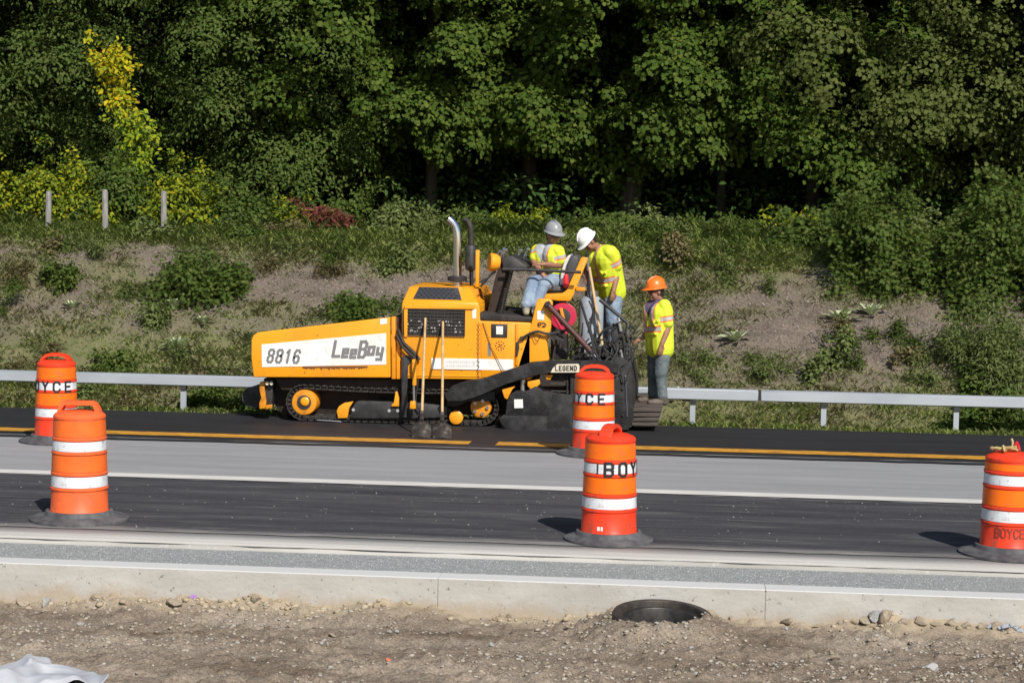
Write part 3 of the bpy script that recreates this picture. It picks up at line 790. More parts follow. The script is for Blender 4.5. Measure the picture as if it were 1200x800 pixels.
# operator deck ------------------------------------------------------------
slab('deck_plate', M['tar'], [(561.5, 366), (624, 371.5), (624, 376.8), (561.5, 375.2)], .015, W_P - .3, .01)
slab('hood_cheek', M['yellow_dirty'], [(549, 338), (560, 339), (564.5, 356), (564.5, 368), (562.8, 368), (558, 357)], .44, 1.7, 0)
slab('console', M['brown'], [(571, 366), (580, 326), (588, 303), (600, 301), (601, 306), (594, 315), (592, 322), (580.5, 366)], .35, 1.5, .012)
slab('console_panel', M['black'], [(587, 302), (600, 299.5), (617, 312), (617, 316), (590, 316)], .30, 1.55, .01)
random.seed(4)
for i in range(9):
    mb = MB(); x = random.choice([584, 587, 590, 604, 608, 612, 615]); c = pw(x + random.uniform(-1, 1), random.uniform(297, 305), .3 + random.uniform(0, 1.0))
    mb.cyl(c, c + Vector((.03, -.02, .06)), .016, 8); mb.ball(c + Vector((.03, -.02, .06)), .026, 0, 1)
    part('control_lever', M['steel'], mb)
mb = MB(); c = pw(579, 308, .28)
mb.lathe((c.x + .06, c.y, c.z), [(.02, -.02), (.085, 0), (.11, .05), (.115, .11), (.10, .125)], 20, 0, (-1, -.35, .1)); 
wlmp = part('work_light', M['yellow'], mb)
part('lamp_guard', M['black'], MB().tube([pw(581, 318, .25), pw(576, 321, .25), pw(563, 336, .25)], .014, 8), wlmp)
mb = MB(); mb.tube(spline([pw(589, 315.5, .22), pw(610, 315.8, .22), pw(640, 317, .22), pw(681, 319, .22)], 5), .020, 10)
part('handrail', M['black'], mb)
mb = MB(); mb.tube([pw(599, 318, .3), pw(592, 345, .3), pw(586.5, 371, .3)], .018, 8)
mb.tube(coil(pw(598, 322, .26), pw(590.5, 366, .26), 14, .012), .008, 5); mb.tube(coil(pw(592, 338, .2), pw(585, 366, .2), 9, .016), .008, 5)
part('console_strut', M['tar'], mb)

# rear tower, seat -----------------------------------------------------------
tw = slab('rear_tower', M['yellow'], [(629, 352), (631, 350), (644, 350), (647.5, 354), (645.5, 385), (641, 400), (643.5, 421), (640, 424.5), (606.5, 431), (608.5, 424), (623.5, 376)], .0, .10, .008)
slab('rear_tower', M['yellow'], [(629, 352), (631, 350), (644, 350), (647.5, 354), (645.5, 385), (641, 400), (643.5, 421), (640, 424.5), (606.5, 431), (608.5, 424), (623.5, 376)], W_P - .12, W_P - .02, .008)
slab('label_plate', M['white'], [(629.5, 364), (637.5, 364), (637.5, 375), (629.5, 374.5)], -.006, .003, 0, tw)
lettering('lettering', 'P2', M['ink'], 631, 382.6, 3, 4.2, 1.1, 1.8, -.004, tw, 0, .02)
mb = MB(); c = pw(634.9, 380.6, -.004)
for k in range(16):
    t0, t1 = k * math.pi / 8, (k + 1) * math.pi / 8
    f_ = lambda t, s: Vector((c.x + .058 * s * math.cos(t), c.y, c.z + .034 * s * math.sin(t)))
    mb.poly([f_(t0, .86), f_(t1, .86), f_(t1, 1), f_(t0, 1)])
part('round_sticker', M['ink'], mb, tw, 0)
mb = MB()
mb.tube(spline([pw(612, 396.5, -.03), pw(620, 391.5, -.05), pw(630, 388.5, -.05), pw(641, 391, -.05), pw(652, 390, .0), pw(662, 387, .1)], 6), .017, 8)
mb.tube(spline([pw(641, 390, -.05), pw(647, 397, -.06), pw(649, 403, -.03)], 6), .014, 8)
mb.tube(spline([pw(624, 390, -.04), pw(629, 400, -.04), pw(634, 392, -.04)], 6), .004, 5)
mb.cyl(pw(609.5, 397, -.03), pw(614, 395.5, -.03), .026, 10)
part('tower_hose', M['tar'], mb, tw)
seat_arm = slab('seat_frame', M['yellow'], [(623.5, 348.6), (624, 345), (659, 343.4), (664, 340), (680.5, 303), (682, 301), (688.6, 302), (688, 307), (686, 311), (671.5, 347), (668, 352.5), (655, 352.5)], .42, .50, .008)
slab('seat_frame', M['yellow'], [(623.5, 348.6), (624, 345), (659, 343.4), (664, 340), (680.5, 303), (682, 301), (688.6, 302), (688, 307), (686, 311), (671.5, 347), (668, 352.5), (655, 352.5)], 1.20, 1.28, .008)
slab('seat_frame', M['yellow_dirty'], [(675, 336), (686, 337), (686, 341), (675, 341)], .38, .46, .006)
mb = MB(); mb.prism(pp([(624, 336.5), (655, 334.5), (661, 337), (661, 344), (624, 344)], .5), Y0 + .5, Y0 + 1.2, 0, .03, 3)
se = part('operator_seat', M['seat'], mb)
part('seat_backrest', M['seat'], MB().prism(pp([(661, 337), (664, 310), (668, 301), (672, 298.5), (678, 301), (679, 308), (673, 334), (668, 339)], .5), Y0 + .5, Y0 + 1.1, 0, .03, 3), se)
part('seat_facing', M['seatpale'], MB().prism(pp([(656, 334), (657.5, 318), (662, 304), (666, 299), (669.5, 298), (666.5, 305), (663.5, 318), (661.5, 334)], .56), Y0 + .56, Y0 + 1.08, 0, .012, 2), se)
slab('seat_post', M['black'], [(630, 349), (662, 349), (665, 420), (645, 420), (646, 380), (642, 350)], .9, 1.2, .01)
# red hose reel
mb = MB(); c = pw(659.5, 370.5, .35)
mb.lathe((c.x, c.y + .14, c.z), [(.095, 0), (.165, .005), (.165, .025), (.155, .03), (.155, .11), (.165, .115), (.165, .135), (.10, .14)], 30, 0, (0, -1, 0))
rl = part('hose_reel', M['hosered'], mb)
part('reel_hub', M['black'], MB().lathe((c.x, c.y + .02, c.z), [(.097, 0), (.097, .03), (.04, .04)], 22, 0, (0, -1, 0)), rl)
part('reel_bracket', M['yellow'], MB().prism(pp([(655, 361), (659, 361), (662, 373), (660, 378)], .30), Y0 + .30, Y0 + .33, 0, .004), rl)
mb = MB(); mb.tube([pw(646.5, 366, .2), pw(657, 384, .22), pw(664, 391, .25)], .018, 8); part('reel_hose', M['hosered'], mb, rl)
# hydraulic cylinder to the tow arm
cy = part('hydraulic_cylinder', M['rod'], MB().cyl(pw(641, 356, -.06), pw(694, 413.5, -.03), .036, 18))
part('piston_rod', M['chrome'], MB().cyl(pw(693, 412.5, -.03), pw(701.5, 421.5, -.025), .020, 14), cy)
mb = MB()
for t in (.0, .97):
    a_, b_ = pw(641, 356, -.06), pw(694, 413.5, -.03); p = a_.lerp(b_, t); mb.cyl(p - (b_ - a_) * .02, p + (b_ - a_) * .03, .044, 18)
mb.cyl(pw(641, 356, -.11), pw(641, 356, .1), .03, 12)
part('cylinder_gland', M['tar'], mb, cy)

# tow arm and name plate -----------------------------------------------------
arm = [(520, 462), (530, 452), (546, 446.5), (566, 443.5), (622, 424.6), (645, 422.6), (700, 422.6), (716, 422.6), (724, 427), (724, 437), (646, 436.8), (629, 439.5), (593, 450), (556, 466), (540, 470), (524, 470)]
ar = slab('tow_arm', M['arm'], arm, -.13, -.02, .006, seg=1)
slab('tow_arm', M['arm'], arm, W_P + .02, W_P + .12, .010)
pl = slab('name_plate', M['cream'], [(645.3, 436.3), (648, 431), (653, 426.6), (677.5, 426.2), (679, 428), (679, 436.2)], -.142, -.126, 0, ar)
lettering('lettering', 'LEGEND', M['ink'], 651, 434.0, 2.5, 5.0, 1.15, 1.9, -.1445, pl, 0, -.01)
slab('arm_bracket', M['yellow'], [(588, 456), (604, 452.4), (600, 456.5), (594.5, 468), (591, 466)], -.05, .05, .006)
slab('arm_bracket', M['yellow'], [(618, 447), (632, 444.5), (633, 450), (627, 455), (625, 458.5), (622, 456.5), (618, 452)], -.08, .03, .01)
slab('arm_bracket', M['yellow'], [(639, 439.6), (648, 439), (645, 445), (640, 444.5)], -.06, .05, .006)

# end gate, auger drive -------------------------------------------------------
eg = slab('end_gate', M['arm'], [(584, 490), (590, 486), (596, 486.6), (642, 486.6), (648, 462), (657, 461), (671, 463), (671, 510), (641, 512.5), (596, 511.5), (590, 506)], -.10, -.02, .008)
slab('gate_shoe', M['arm'], [(584, 490), (641, 488), (641, 511), (597, 511)], -.125, -.102, .004, eg)
am = slab('auger_drive', M['arm'], [(594, 470), (598, 462), (604, 458), (617, 458), (628, 452), (636, 458), (656, 461), (650, 480), (640, 487.5), (592, 487)], -.09, .30, .014)
slab('label_plate', M['white'], [(602.5, 467.8), (612.6, 467.6), (613, 477.8), (602.8, 478)], -.096, -.088, 0, am)
mb = MB(); mb.cyl(pw(612.5, 458, .0), pw(612.5, 447, .0), .03, 12); mb.cyl(pw(613, 449, .0), pw(613, 444.6, .0), .04, 12)
part('drive_cap', M['steel'], mb, am)
slab('conveyor_tunnel', M['brown'], [(580, 440), (716, 437.5), (716, 505), (580, 500)], .34, W_P - .2, .01)
mb = MB()
for i in range(8):
    a_ = .36
    p = pw(648 + i * 8, 471, .30); mb.lathe((p.x, p.y, p.z), [(.14, -.008), (.14, .008)], 18, 0, (1, .25 * (1 if i % 2 else -1), .2))
mb.cyl(pw(640, 471, .30), pw(716, 473, .30), .03, 10)
part('auger', M['tar'], mb)
mb = MB()
for y in (442, 450, 458, 466): mb.tube([pw(646, y, -.0), pw(672, y + 1, -.0)], .012, 6)
mb.tube([pw(665, 440, -.02), pw(664.5, 500, -.02)], .012, 6)
part('step_rack', M['tar'], mb)

# screed -----------------------------------------------------------------------
sc_ = slab('screed_frame', M['tar'], [(668, 437.4), (716, 437.4), (717, 423.5), (722, 424), (736, 428), (742, 460), (742, 494), (734, 504), (668, 507)], -.06, W_P + .1, .014)
slab('screed_end_plate', M['arm'], [(716.5, 419), (728, 418), (737, 424), (742, 450), (742.5, 488), (737, 503), (716.5, 505)], -.10, -.065, .006, sc_)
slab('screed_deck', M['tar'], [(668, 419.2), (733, 418.6), (733, 422.2), (668, 422.4)], .30, W_P, .008)
mb = MB()
mb.tube([pw(703, 351, .35), pw(735.5, 378.5, .25), pw(737, 400, .22), pw(738, 500, .0)], .024, 10)
mb.tube([pw(735, 380, .25), pw(734, 420, .10)], .018, 8)
part('screed_rail', M['black'], mb, sc_)
slab('control_box', M['black'], [(716, 382), (725, 378), (728, 392), (724, 424), (718, 424)], .02, .16, .01, sc_)
mb = MB(); mb.cyl(pw(724.5, 372, .0), pw(727.5, 388, .0), .022, 10); mb.cyl(pw(727, 410, -.02), pw(729, 420, -.02), .024, 10); mb.cyl(pw(721, 378, -.02), pw(728, 376, -.02), .02, 8)
part('valve_fitting', M['steel'], mb, sc_)
mb = MB(); random.seed(21)
hs = [[(680, 352), (688, 378), (694, 398), (700, 420)], [(690, 352), (695, 366), (692, 385), (699, 404)], [(676, 418), (690, 403), (706, 398), (716, 406)],
      [(697, 407), (705, 390), (715, 384), (722, 390)], [(716, 425), (722, 400), (730, 395), (733, 430)], [(726, 400), (733, 412), (731, 450), (733, 490)],
      [(722, 426), (727, 445), (725, 470), (730, 500)], [(728, 388), (738, 396), (747, 395)], [(733, 402), (742, 408), (748, 405)], [(706, 417), (712, 402), (714, 392), (722, 382)],
      [(664, 386), (656, 392), (648, 389)], [(664, 411), (680, 407), (690, 411)], [(735, 385), (741, 382), (744, 387), (741, 392)]]
for i, h in enumerate(hs): mb.tube(spline([pw(x, y, -.02 + .03 * (i % 4)) for x, y in h], 6), .011 if i % 3 else .016, 7)
for q in range(16):
    x, y = random.uniform(690, 734), random.uniform(378, 405)
    mb.tube(spline([pw(x, y, random.uniform(-.04, .2)), pw(x + random.uniform(-10, 10), y + 14, random.uniform(-.06, .1)), pw(x + random.uniform(-9, 12), y + 30, -.07), pw(x + random.uniform(-6, 8), min(500, y + random.uniform(38, 95)), -.125)], 5), random.choice([.007, .009, .012]), 6)
part('hydraulic_hoses', M['rubber'], mb, sc_)
mb = MB(); mb.tube(coil(pw(733, 440, -.11), pw(735, 488, -.11), 26, .006), .006, 5); part('adjusting_chain', M['steel'], mb, sc_)
# more of the clutter at the rear: levers, brackets, guards
for i, (x0, y0_, x1, y1_, a_) in enumerate(((648, 420, 652, 398, .2), (655, 421, 657, 402, .3), (668, 420, 672, 396, .2), (684, 420, 683, 404, .1), (697, 419, 703, 398, .1), (708, 420, 709, 396, .15), (713, 420, 719, 392, .2), (729, 424, 733, 402, .0))):
    part('lever', M['black'], MB().tube([pw(x0, y0_, a_), pw(x1, y1_, a_)], .014, 7))
slab('valve_block', M['tar'], [(648, 409), (664, 408), (664, 421), (648, 421)], .25, .5, .01)
slab('valve_block', M['tar'], [(700, 407), (714, 405), (714, 419), (700, 419)], .05, .25, .01)
slab('cover_guard', M['tar'], [(646, 392), (660, 394), (662, 404), (648, 405)], .3, .42, .008)
for i, (y, a_) in enumerate(((440, -.105), (455, -.105), (470, -.105), (486, -.105), (497, -.105))):
    part('plate_bolt', M['track'], MB().cyl(pw(722 + i % 2 * 8, y, a_), pw(722 + i % 2 * 8, y, a_ - .02), .016, 6), sc_)
slab('deflector', M['tar'], [(641, 437.6), (668, 437.2), (667, 444), (660, 447), (643, 446)], .02, .10, .006)
cw = MB()
for i, y in enumerate((472.8, 478.2, 483.6, 489)):
    cw.prism(pp([(742, y), (777 - i * 1.5, y), (776 - i * 1.5, y + 4.4), (742, y + 4.4)], .6), Y0 + .05 + .12 * (3 - i) * 0, Y0 + W_P - .1, 0, .006)
cw.prism(pp([(744, 474), (770, 474), (765, 498), (744, 500)], .5), Y0 + .3, Y0 + W_P - .4, 0, .004)
part('catwalk', mat('catwalk_planks', (.05, .04, .035), .8, c2=(.10, .08, .065), scale=6, stretch=(.4, 1, 4)), cw)
# hoses on the front of the machine
mb = MB()
for h in ([(476, 430), (478, 440), (474, 455), (476, 470)], [(489, 425), (490, 445), (487, 470), (492, 480)], [(520, 468), (530, 462), (545, 463), (556, 466)]):
    mb.tube(spline([pw(x, y, .02) for x, y in h], 6), .012, 7)
part('hydraulic_hoses', M['rubber'], mb)

# ---- shovels leaning on the machine, their blades on the asphalt ----------------
def shovel(top, bot, yt, yb, label):
    g = G(bot[0], bot[1], 0)
    yb = g.y; zb_ = .006 + (SHZ - .006) * min(1, (yb - Y_FA) / (Y_SH - Y_FA))
    t = P(top[0], top[1], Y0 - .03); b = P(bot[0], bot[1], yb)
    b.z = zb_ + .01
    s = thing('shovel', label, 'shovel', (b.x, b.y, zb_), 'shovels leaning on the paver')
    k = b.lerp(t, .20)
    MB().tube([k, k.lerp(t, .5), t], [.017, .016, .015], 10).build('handle', M['wood'], s)
    d = (t - b).normalized(); x = Vector((1, 0, 0)); nrm = d.cross(x).normalized()
    if nrm.y > 0: nrm = -nrm
    mb = MB()
    rows = []
    for v, w_, bow in ((0, .108, .0), (.10, .112, .018), (.215, .108, .03), (.245, .045, .02)):
        rows.append([b + d * v + x * (w_ * u) + nrm * (bow * (1 - u * u) - .015 * abs(u)) for u in np.linspace(-1, 1, 7)])
    for r_, q_ in zip(rows, rows[1:]):
        for i in range(6): mb.poly([r_[i], r_[i + 1], q_[i + 1], q_[i]])
    bmesh.ops.remove_doubles(mb.bm, verts=mb.bm.verts[:], dist=1e-5)
    bmesh.ops.solidify(mb.bm, geom=mb.bm.faces[:], thickness=.006)
    mb.tube([b + d * .24 + nrm * .012, b + d * .40 + nrm * .004], [.026, .022], 10)
    mb.build('blade', M['blade'], s)
shovel((498.5, 373), (493.5, 510), 0, 0, 'shovel with a pale wooden handle crossing the middle of the radiator grille')
shovel((519, 377), (518, 511), 0, 0, 'shovel with a yellow-brown handle standing nearer the paver seat and tow arm')

# ---- gas cylinder, extinguisher, rake and lever pole standing on the screed ---------------------
b = pw(691.5, 417, .75); r_ = .158
zt_ = pw(691, 346, .75).z
zb_ = pw(700, 419, .75).z
gc = thing('gas_cylinder', 'scuffed grey gas cylinder standing upright beside the screed', 'gas cylinder', (b.x, b.y, zb_))
hh = zt_ - zb_
MB().lathe((b.x, b.y, zb_), [(r_ * .85, 0), (r_ * .85, .04), (r_, .07), (r_, hh - .12), (r_ * .9, hh - .06), (r_ * .6, hh - .015), (r_ * .25, hh)], 32).build('tank', M['tank'], gc)
mb = MB(); mb.lathe((b.x, b.y, zb_ + hh - .015), [(.085, 0), (.085, .075), (.075, .075), (.075, .0)], 24, cap=False); mb.cyl((b.x, b.y, zb_ + hh - .01), (b.x, b.y, zb_ + hh + .06), .022, 12)
mb.build('valve_collar', M['steel'], gc)
mb = MB()
for i, (dx, z0, z1) in enumerate(((-.10, .28, .45), (-.02, .33, .47), (.06, .22, .33))):
    mb.tube([(b.x + dx, b.y - math.sqrt(r_ ** 2 - dx ** 2) - .004, zb_ + z0), (b.x + dx + .01, b.y - math.sqrt(r_ ** 2 - dx ** 2) - .004, zb_ + z1)], .008, 6)
mb.tube(spline([(b.x - .02, b.y - .02, zb_ + hh + .05), (b.x + .06, b.y - .17, zb_ + hh - .06), (b.x + .02, b.y - .19, zb_ + hh - .3)], 6), .009, 7)
mb.build('gas_hose', M['rubber'], gc)
fe = thing('fire_extinguisher', 'small red fire extinguisher clipped beside the operator seat', 'extinguisher', pw(663, 337, .46))
c = pw(663, 337, .44)
MB().lathe(c, [(.028, 0), (.036, .01), (.036, .13), (.024, .165), (.012, .17)], 18).build('bottle', M['red'], fe)
MB().lathe(c + Vector((0, 0, .17)), [(.013, 0), (.013, .03), (.02, .032), (.02, .04)], 12).build('valve', M['black'], fe)
t, b2 = pw(690.5, 313, .62), pw(708, 419, .45)
rk = thing('rake', 'long wooden rake handle leaning in front of the grey gas cylinder', 'rake', b2)
MB().tube([b2 + Vector((0, 0, .02)), t], .019, 10).build('handle', M['wood'], rk)
MB().box(b2.x - .02, b2.x + .16, b2.y - .02, b2.y + .02, b2.z, b2.z + .035, 0, .004).build('rake_head', M['blade'], rk)
t, b2 = pw(688.5, 299, .72), pw(690.5, 345, .66)
lp = thing('steel_pole', 'grey steel pole standing in front of the white hard hat', 'pole', b2)
MB().tube([b2 - Vector((0, 0, .1)), t], .020, 10).build('shaft', mat('grey_pole', (.13, .14, .155), .5), lp)
MB().tube([t - Vector((0, 0, .02)), t + Vector((0, 0, .02))], .026, 10).build('end_cap', M['rubber'], lp)
# ================================================================== TRAFFIC DRUMS
def drum(px, py, label, handle_az, new=True, letters=None, low=None, tie=False, z0=0.004, sc=1.0, bs=1.0):
    c = G(px, py, z0)
    t = thing('traffic_drum', label, 'traffic drum', c, 'orange traffic drums along the work zone')
    red, sh = (M['drumred'], M['sheetor']) if new else (M['drumfade'], M['sheetfade'])
    rb = lambda z: .247 - .030 * (z - .05) / .87       # taper of the shell
    prof = [(.15, .045), (rb(.05) + .010, .048), (rb(.06) + .012, .075), (rb(.10), .095)]
    zt = -.075 if tie else 0
    for z in (.285, .415, .595, .715):
        prof += [(rb(z) , z - .020), (rb(z) + .009, z - .010), (rb(z) + .009, z + .004), (rb(z), z + .012)]
    prof += [(rb(.9), .88 + zt), (rb(.9) + .006, .885 + zt), (rb(.9) + .006, .905 + zt), (rb(.92) - .012, .925 + zt), (.15, .945 + zt), (.06, .95 + zt)]
    MB().lathe(c, prof, 48).build('shell', red, t)
    for z0_, z1_, m in ((.302, .395, M['sheetw']), (.435, .575, sh), (.612, .695, M['sheetw']), (.735, .868 + zt, sh)):
        bnd = MB().lathe(c, [(rb(z0_) + .0035, z0_), (rb(z1_) + .0035, z1_)], 48, cap=False).build('white_band' if m is M['sheetw'] else 'orange_band', m, t)
        if z0_ == .612: up = bnd
    # rubber ring base
    MB().lathe(c, [(.425 * bs, 0), (.425 * bs, .018), (.39 * bs, .030), (.30, .052), (.285, .085), (.262, .088), (.25, .04)], 48).build('rubber_base', M['drumbase'], t)
    # moulded carrying handle
    if handle_az is not None:
        ca, sa = math.cos(handle_az), math.sin(handle_az)
        def hp(u, v, z): return c + Vector((ca * u - sa * v, sa * u + ca * v, z))
        mb = MB(); path = []
        for u, z in (((-.165, .925), (-.150, .965), (-.105, .998), (-.04, 1.010), (.04, 1.010), (.105, .998), (.150, .965), (.165, .925)) if new else ((-.172, .925), (-.160, .962), (-.140, 1.002), (-.115, 1.014), (.115, 1.014), (.140, 1.002), (.160, .962), (.172, .925))): path.append((u, z))
        rings = []
        for i, (u, z) in enumerate(path):
            a = path[max(0, i - 1)]; b = path[min(len(path) - 1, i + 1)]
            d = Vector((b[0] - a[0], b[1] - a[1])).normalized(); n = Vector((-d.y, d.x))
            w_ = .050 if 1 < i < 6 else .058
            rings.append([hp(u + n.x * s, v, z + n.y * s) for s, v in ((-.018, -w_), (.014, -w_), (.018, -w_ * .6), (.018, w_ * .6), (.014, w_), (-.018, w_))])
        mb.loft(rings, 0, 0, True)
        mb.build('handle', red, t, smooth=50)
    def wrap(text, deg0, step, z, h, w_, sw, m, name, par, rr=.006):
        mb = MB(); a_cam = math.atan2(-c.y, -c.x)
        for i, ch in enumerate(text):
            for q in glyph(ch, w_, h, sw, 0, 3):
                vs = []
                for p in q:
                    th = a_cam + R(deg0 + step * i) + (p.x - w_ / 2) / rb(z)
                    rad = rb(z + p.y) + rr + .0003 * (len(mb.bm.faces) % 5)
                    vs.append(c + Vector((math.cos(th) * rad, math.sin(th) * rad, z + p.y)))
                mb.poly(vs)
        mb.build(name, m, par, smooth=0)
    if letters: wrap(letters[0], letters[1], letters[2], .597, .112, .066, .021, M['ink'], 'lettering', up, .0115)
    if low: wrap(low[0], low[1], low[2], .175, .075, .036, .012, mat('faded_stencil', (.26, .035, .02), .7), 'lettering', t, .004)
    t.scale = (sc, sc, sc)
    return t, c
drum(93, 608, 'faded scuffed orange drum with plain white bands and no lettering', .05, new=False, sc=.97)
drum(66, 516.5, 'bright drum with black stencil letters standing before the guardrail behind the faded drum', .0, letters=('BOYCE', -98, 33), sc=.95)
drum(695, 531.5, 'bright drum with black stencil letters standing close against the rear of the paver', .06, letters=('BOYCE', -115, 34), sc=.95)
t_, c_ = drum(713, 632, 'bright lettered drum on the dusty near lane with its handle turned end-on', 1.35, letters=('BOYCE', -2, 31), sc=.92, bs=.93)
mb = MB()
a_cam = math.atan2(-c_.y, -c_.x)
for dd, dz in ((-34, .088), (-31, .085)): pass
th = a_cam + R(-27)
mb.tube([c_ + Vector((math.cos(th) * .236, math.sin(th) * .236, .612)), c_ + Vector((math.cos(th) * .233, math.sin(th) * .233, .70))], .006, 6)
mb.build('paint_run', M['ink'], t_)
mb = MB()
for k, (d0, d1) in enumerate(((-24, -18), (-16, -12))):
    th0, th1 = a_cam + R(d0), a_cam + R(d1); rr = .249
    mb.poly([c_ + Vector((math.cos(th0) * rr, math.sin(th0) * rr, .115)), c_ + Vector((math.cos(th1) * rr, math.sin(th1) * rr, .115)), c_ + Vector((math.cos(th1) * (rr - .001), math.sin(th1) * (rr - .001), .15)), c_ + Vector((math.cos(th0) * (rr - .001), math.sin(th0) * (rr - .001), .15))])
mb.build('sticker', M['white'], t_, smooth=0)
t_, c_ = drum(1182, 648.5, 'bright drum with dark letters low on its side and ribbon tied on top', None, low=('BOYCE', -24, 12.5), tie=True, sc=.93)
# flat lid and the knotted ribbon on it
MB().lathe(c_ + Vector((0, 0, .870)), [(.06, 0), (.055, .004), (.0, .0045)] if False else [(.10, 0), (.09, .008), (.02, .010)], 30).build('lid', M['drumred'], t_)
rbn = thing('caution_ribbon', 'knotted yellow and red ribbon lying on top of a drum', 'ribbon', c_ + Vector((0, 0, .880 * .93)))
random.seed(14)
q0 = c_ + Vector((-.01, -.02, .885 * .93))
mb = MB()
for k in range(7):
    p = [q0 + Vector((random.uniform(-.10, .05), random.uniform(-.05, .05), random.uniform(0, .05))) for _ in range(5)]
    if k < 3: p = [q0 + Vector((-.16 + .05 * i, random.uniform(-.03, .03), .01 + .02 * random.random())) for i in range(5)]
    if k == 5: p = [q0 + Vector((.0 + .01 * math.sin(i), .01 * i, .02 + .025 * i)) for i in range(4)]
    mb.tube(spline(p, 4), .011, 5)
mb.build('knot', M['ribbon'], rbn)
mb = MB(); mb.tube(spline([q0 + Vector((.02, 0, .03)), q0 + Vector((.035, -.01, .07)), q0 + Vector((.05, 0, .05)), q0 + Vector((.06, 0, .01))], 4), .013, 5)
mb.build('red_tail', M['red'], rbn)

# ================================================================== GUARDRAIL
rz = P(600, 455.6, Y_RAIL).z
gx = [P(x, 470, Y_RAIL).x for x in (215, 812, 965, 1121)]
gl = thing('guardrail', 'grey box beam guardrail running along the foot of the bank', 'guardrail', (0, Y_RAIL, rz))
step_ = (gx[3] - gx[1]) / 2
joint = P(890, 462, Y_RAIL).x
for a, b in ((joint - 11.0, joint - .012), (joint + .012, joint + 11.0), (joint - 22, joint - 11.03), (joint + 11.03, joint + 22)):
    MB().box(a, b, Y_RAIL - .076, Y_RAIL + .076, rz - .076, rz + .076, 0, .014).build('box_beam', M['galv'], gl)
MB().box(joint - .2, joint + .2, Y_RAIL - .07, Y_RAIL + .07, rz - .07, rz + .07).build('splice', M['black'], gl)
for k in range(-9, 8):
    x = gx[1] + k * step_
    if k < -1: x = gx[0] + (k + 4) * step_
    mb = MB(); z1 = rz - .082; z0 = float(H(x, Y_RAIL)) - .3
    mb.box(x - .036, x + .036, Y_RAIL - .028, Y_RAIL - .022, z0, z1); mb.box(x - .036, x + .036, Y_RAIL + .022, Y_RAIL + .028, z0, z1); mb.box(x - .003, x + .003, Y_RAIL - .022, Y_RAIL + .022, z0, z1)
    mb.build('post', M['galv'], gl)
    MB().box(x - .045, x + .045, Y_RAIL - .06, Y_RAIL + .06, rz - .13, rz - .078, 0, .003).build('bracket', M['black'], gl)

# ================================================================== FENCE POSTS on the bank
for px, pt, pb, ln, lab in ((57, 224, 268, .01, 'leftmost weathered grey fence post in front of the yellow bushes'), (123, 222, 270, -.01, 'middle one of three grey fence posts, with a rounded top'),
                       (192, 224, 268, .0, 'grey brown fence post nearest the paver, third of three')):
    Yp = 34.6; t = P(px, pt, Yp); g = float(H(t.x, Yp))
    r_ = .055
    mb = MB(); mb.tube([(t.x - ln, Yp, g - .3), (t.x, Yp, t.z - .05), (t.x, Yp, t.z)], [r_, r_ * .95, r_ * (.75 if px == 123 else .9)], 8)
    o = mb.build('fence_post', M['post'], None, (t.x, Yp, g)); tag(o, lab, 'fence post', 'old fence posts on top of the bank')

# ================================================================== PEOPLE
def remesh(name, shapes, voxel, m, parent=None, loc=None, stripe=None, sm=3, fine=None):
    b = MB()
    for s in shapes:
        if s[0] == 'c':
            _, p0, r0, p1, r1 = s; p0, p1 = Vector(p0), Vector(p1)
            d = p1 - p0; L_ = d.length
            if L_ < 1e-4: continue
            d.normalize(); pts, rs = [], []
            for k in range(5):
                a = math.pi / 2 * k / 4.001; pts.append(p0 - d * r0 * math.cos(a)); rs.append(max(.0008, r0 * math.sin(a)))
            for k in range(4, -1, -1):
                a = math.pi / 2 * k / 4.001; pts.append(p1 + d * r1 * math.cos(a)); rs.append(max(.0008, r1 * math.sin(a)))
            b.tube(pts, rs, 14)
        else:
            _, c, r_, rot = s
            bb = bmesh.new(); bmesh.ops.create_icosphere(bb, subdivisions=3, radius=1)
            for v in bb.verts: v.co = Vector(c) + rot @ Vector((v.co.x * r_[0], v.co.y * r_[1], v.co.z * r_[2]))
            b._add(bb)
    me = D.meshes.new('tmp'); b.bm.to_mesh(me); b.bm.free()
    o = D.objects.new('tmp', me); COL.objects.link(o)
    mo = o.modifiers.new('r', 'REMESH'); mo.mode = 'VOXEL'; mo.voxel_size = voxel
    s_ = o.modifiers.new('s', 'SMOOTH'); s_.iterations = sm; s_.factor = .5
    ev = o.evaluated_get(bpy.context.evaluated_depsgraph_get())
    me2 = D.meshes.new_from_object(ev)
    D.objects.remove(o); D.meshes.remove(me)
    me2.name = name
    off = ORG[parent] if parent is not None else Vector(loc)
    me2.materials.clear()
    mats = m if isinstance(m, list) else [m]
    if stripe:
        for p in me2.polygons: p.material_index = stripe(p.center)
    me2.transform(Matrix.Translation(-off))
    me2.polygons.foreach_set('use_smooth', [True] * len(me2.polygons))
    return link_mesh(name, me2, mats, parent, loc)

def basis(fwd, up=(0, 0, 1)):
    f = Vector(fwd).normalized(); u = Vector(up); s = f.cross(u).normalized(); u = s.cross(f).normalized()   # s = the person's right
    return f, s, u
def rot_of(f, s, u): return Matrix((s, f, u)).transposed()        # x = right, y = forward, z = up

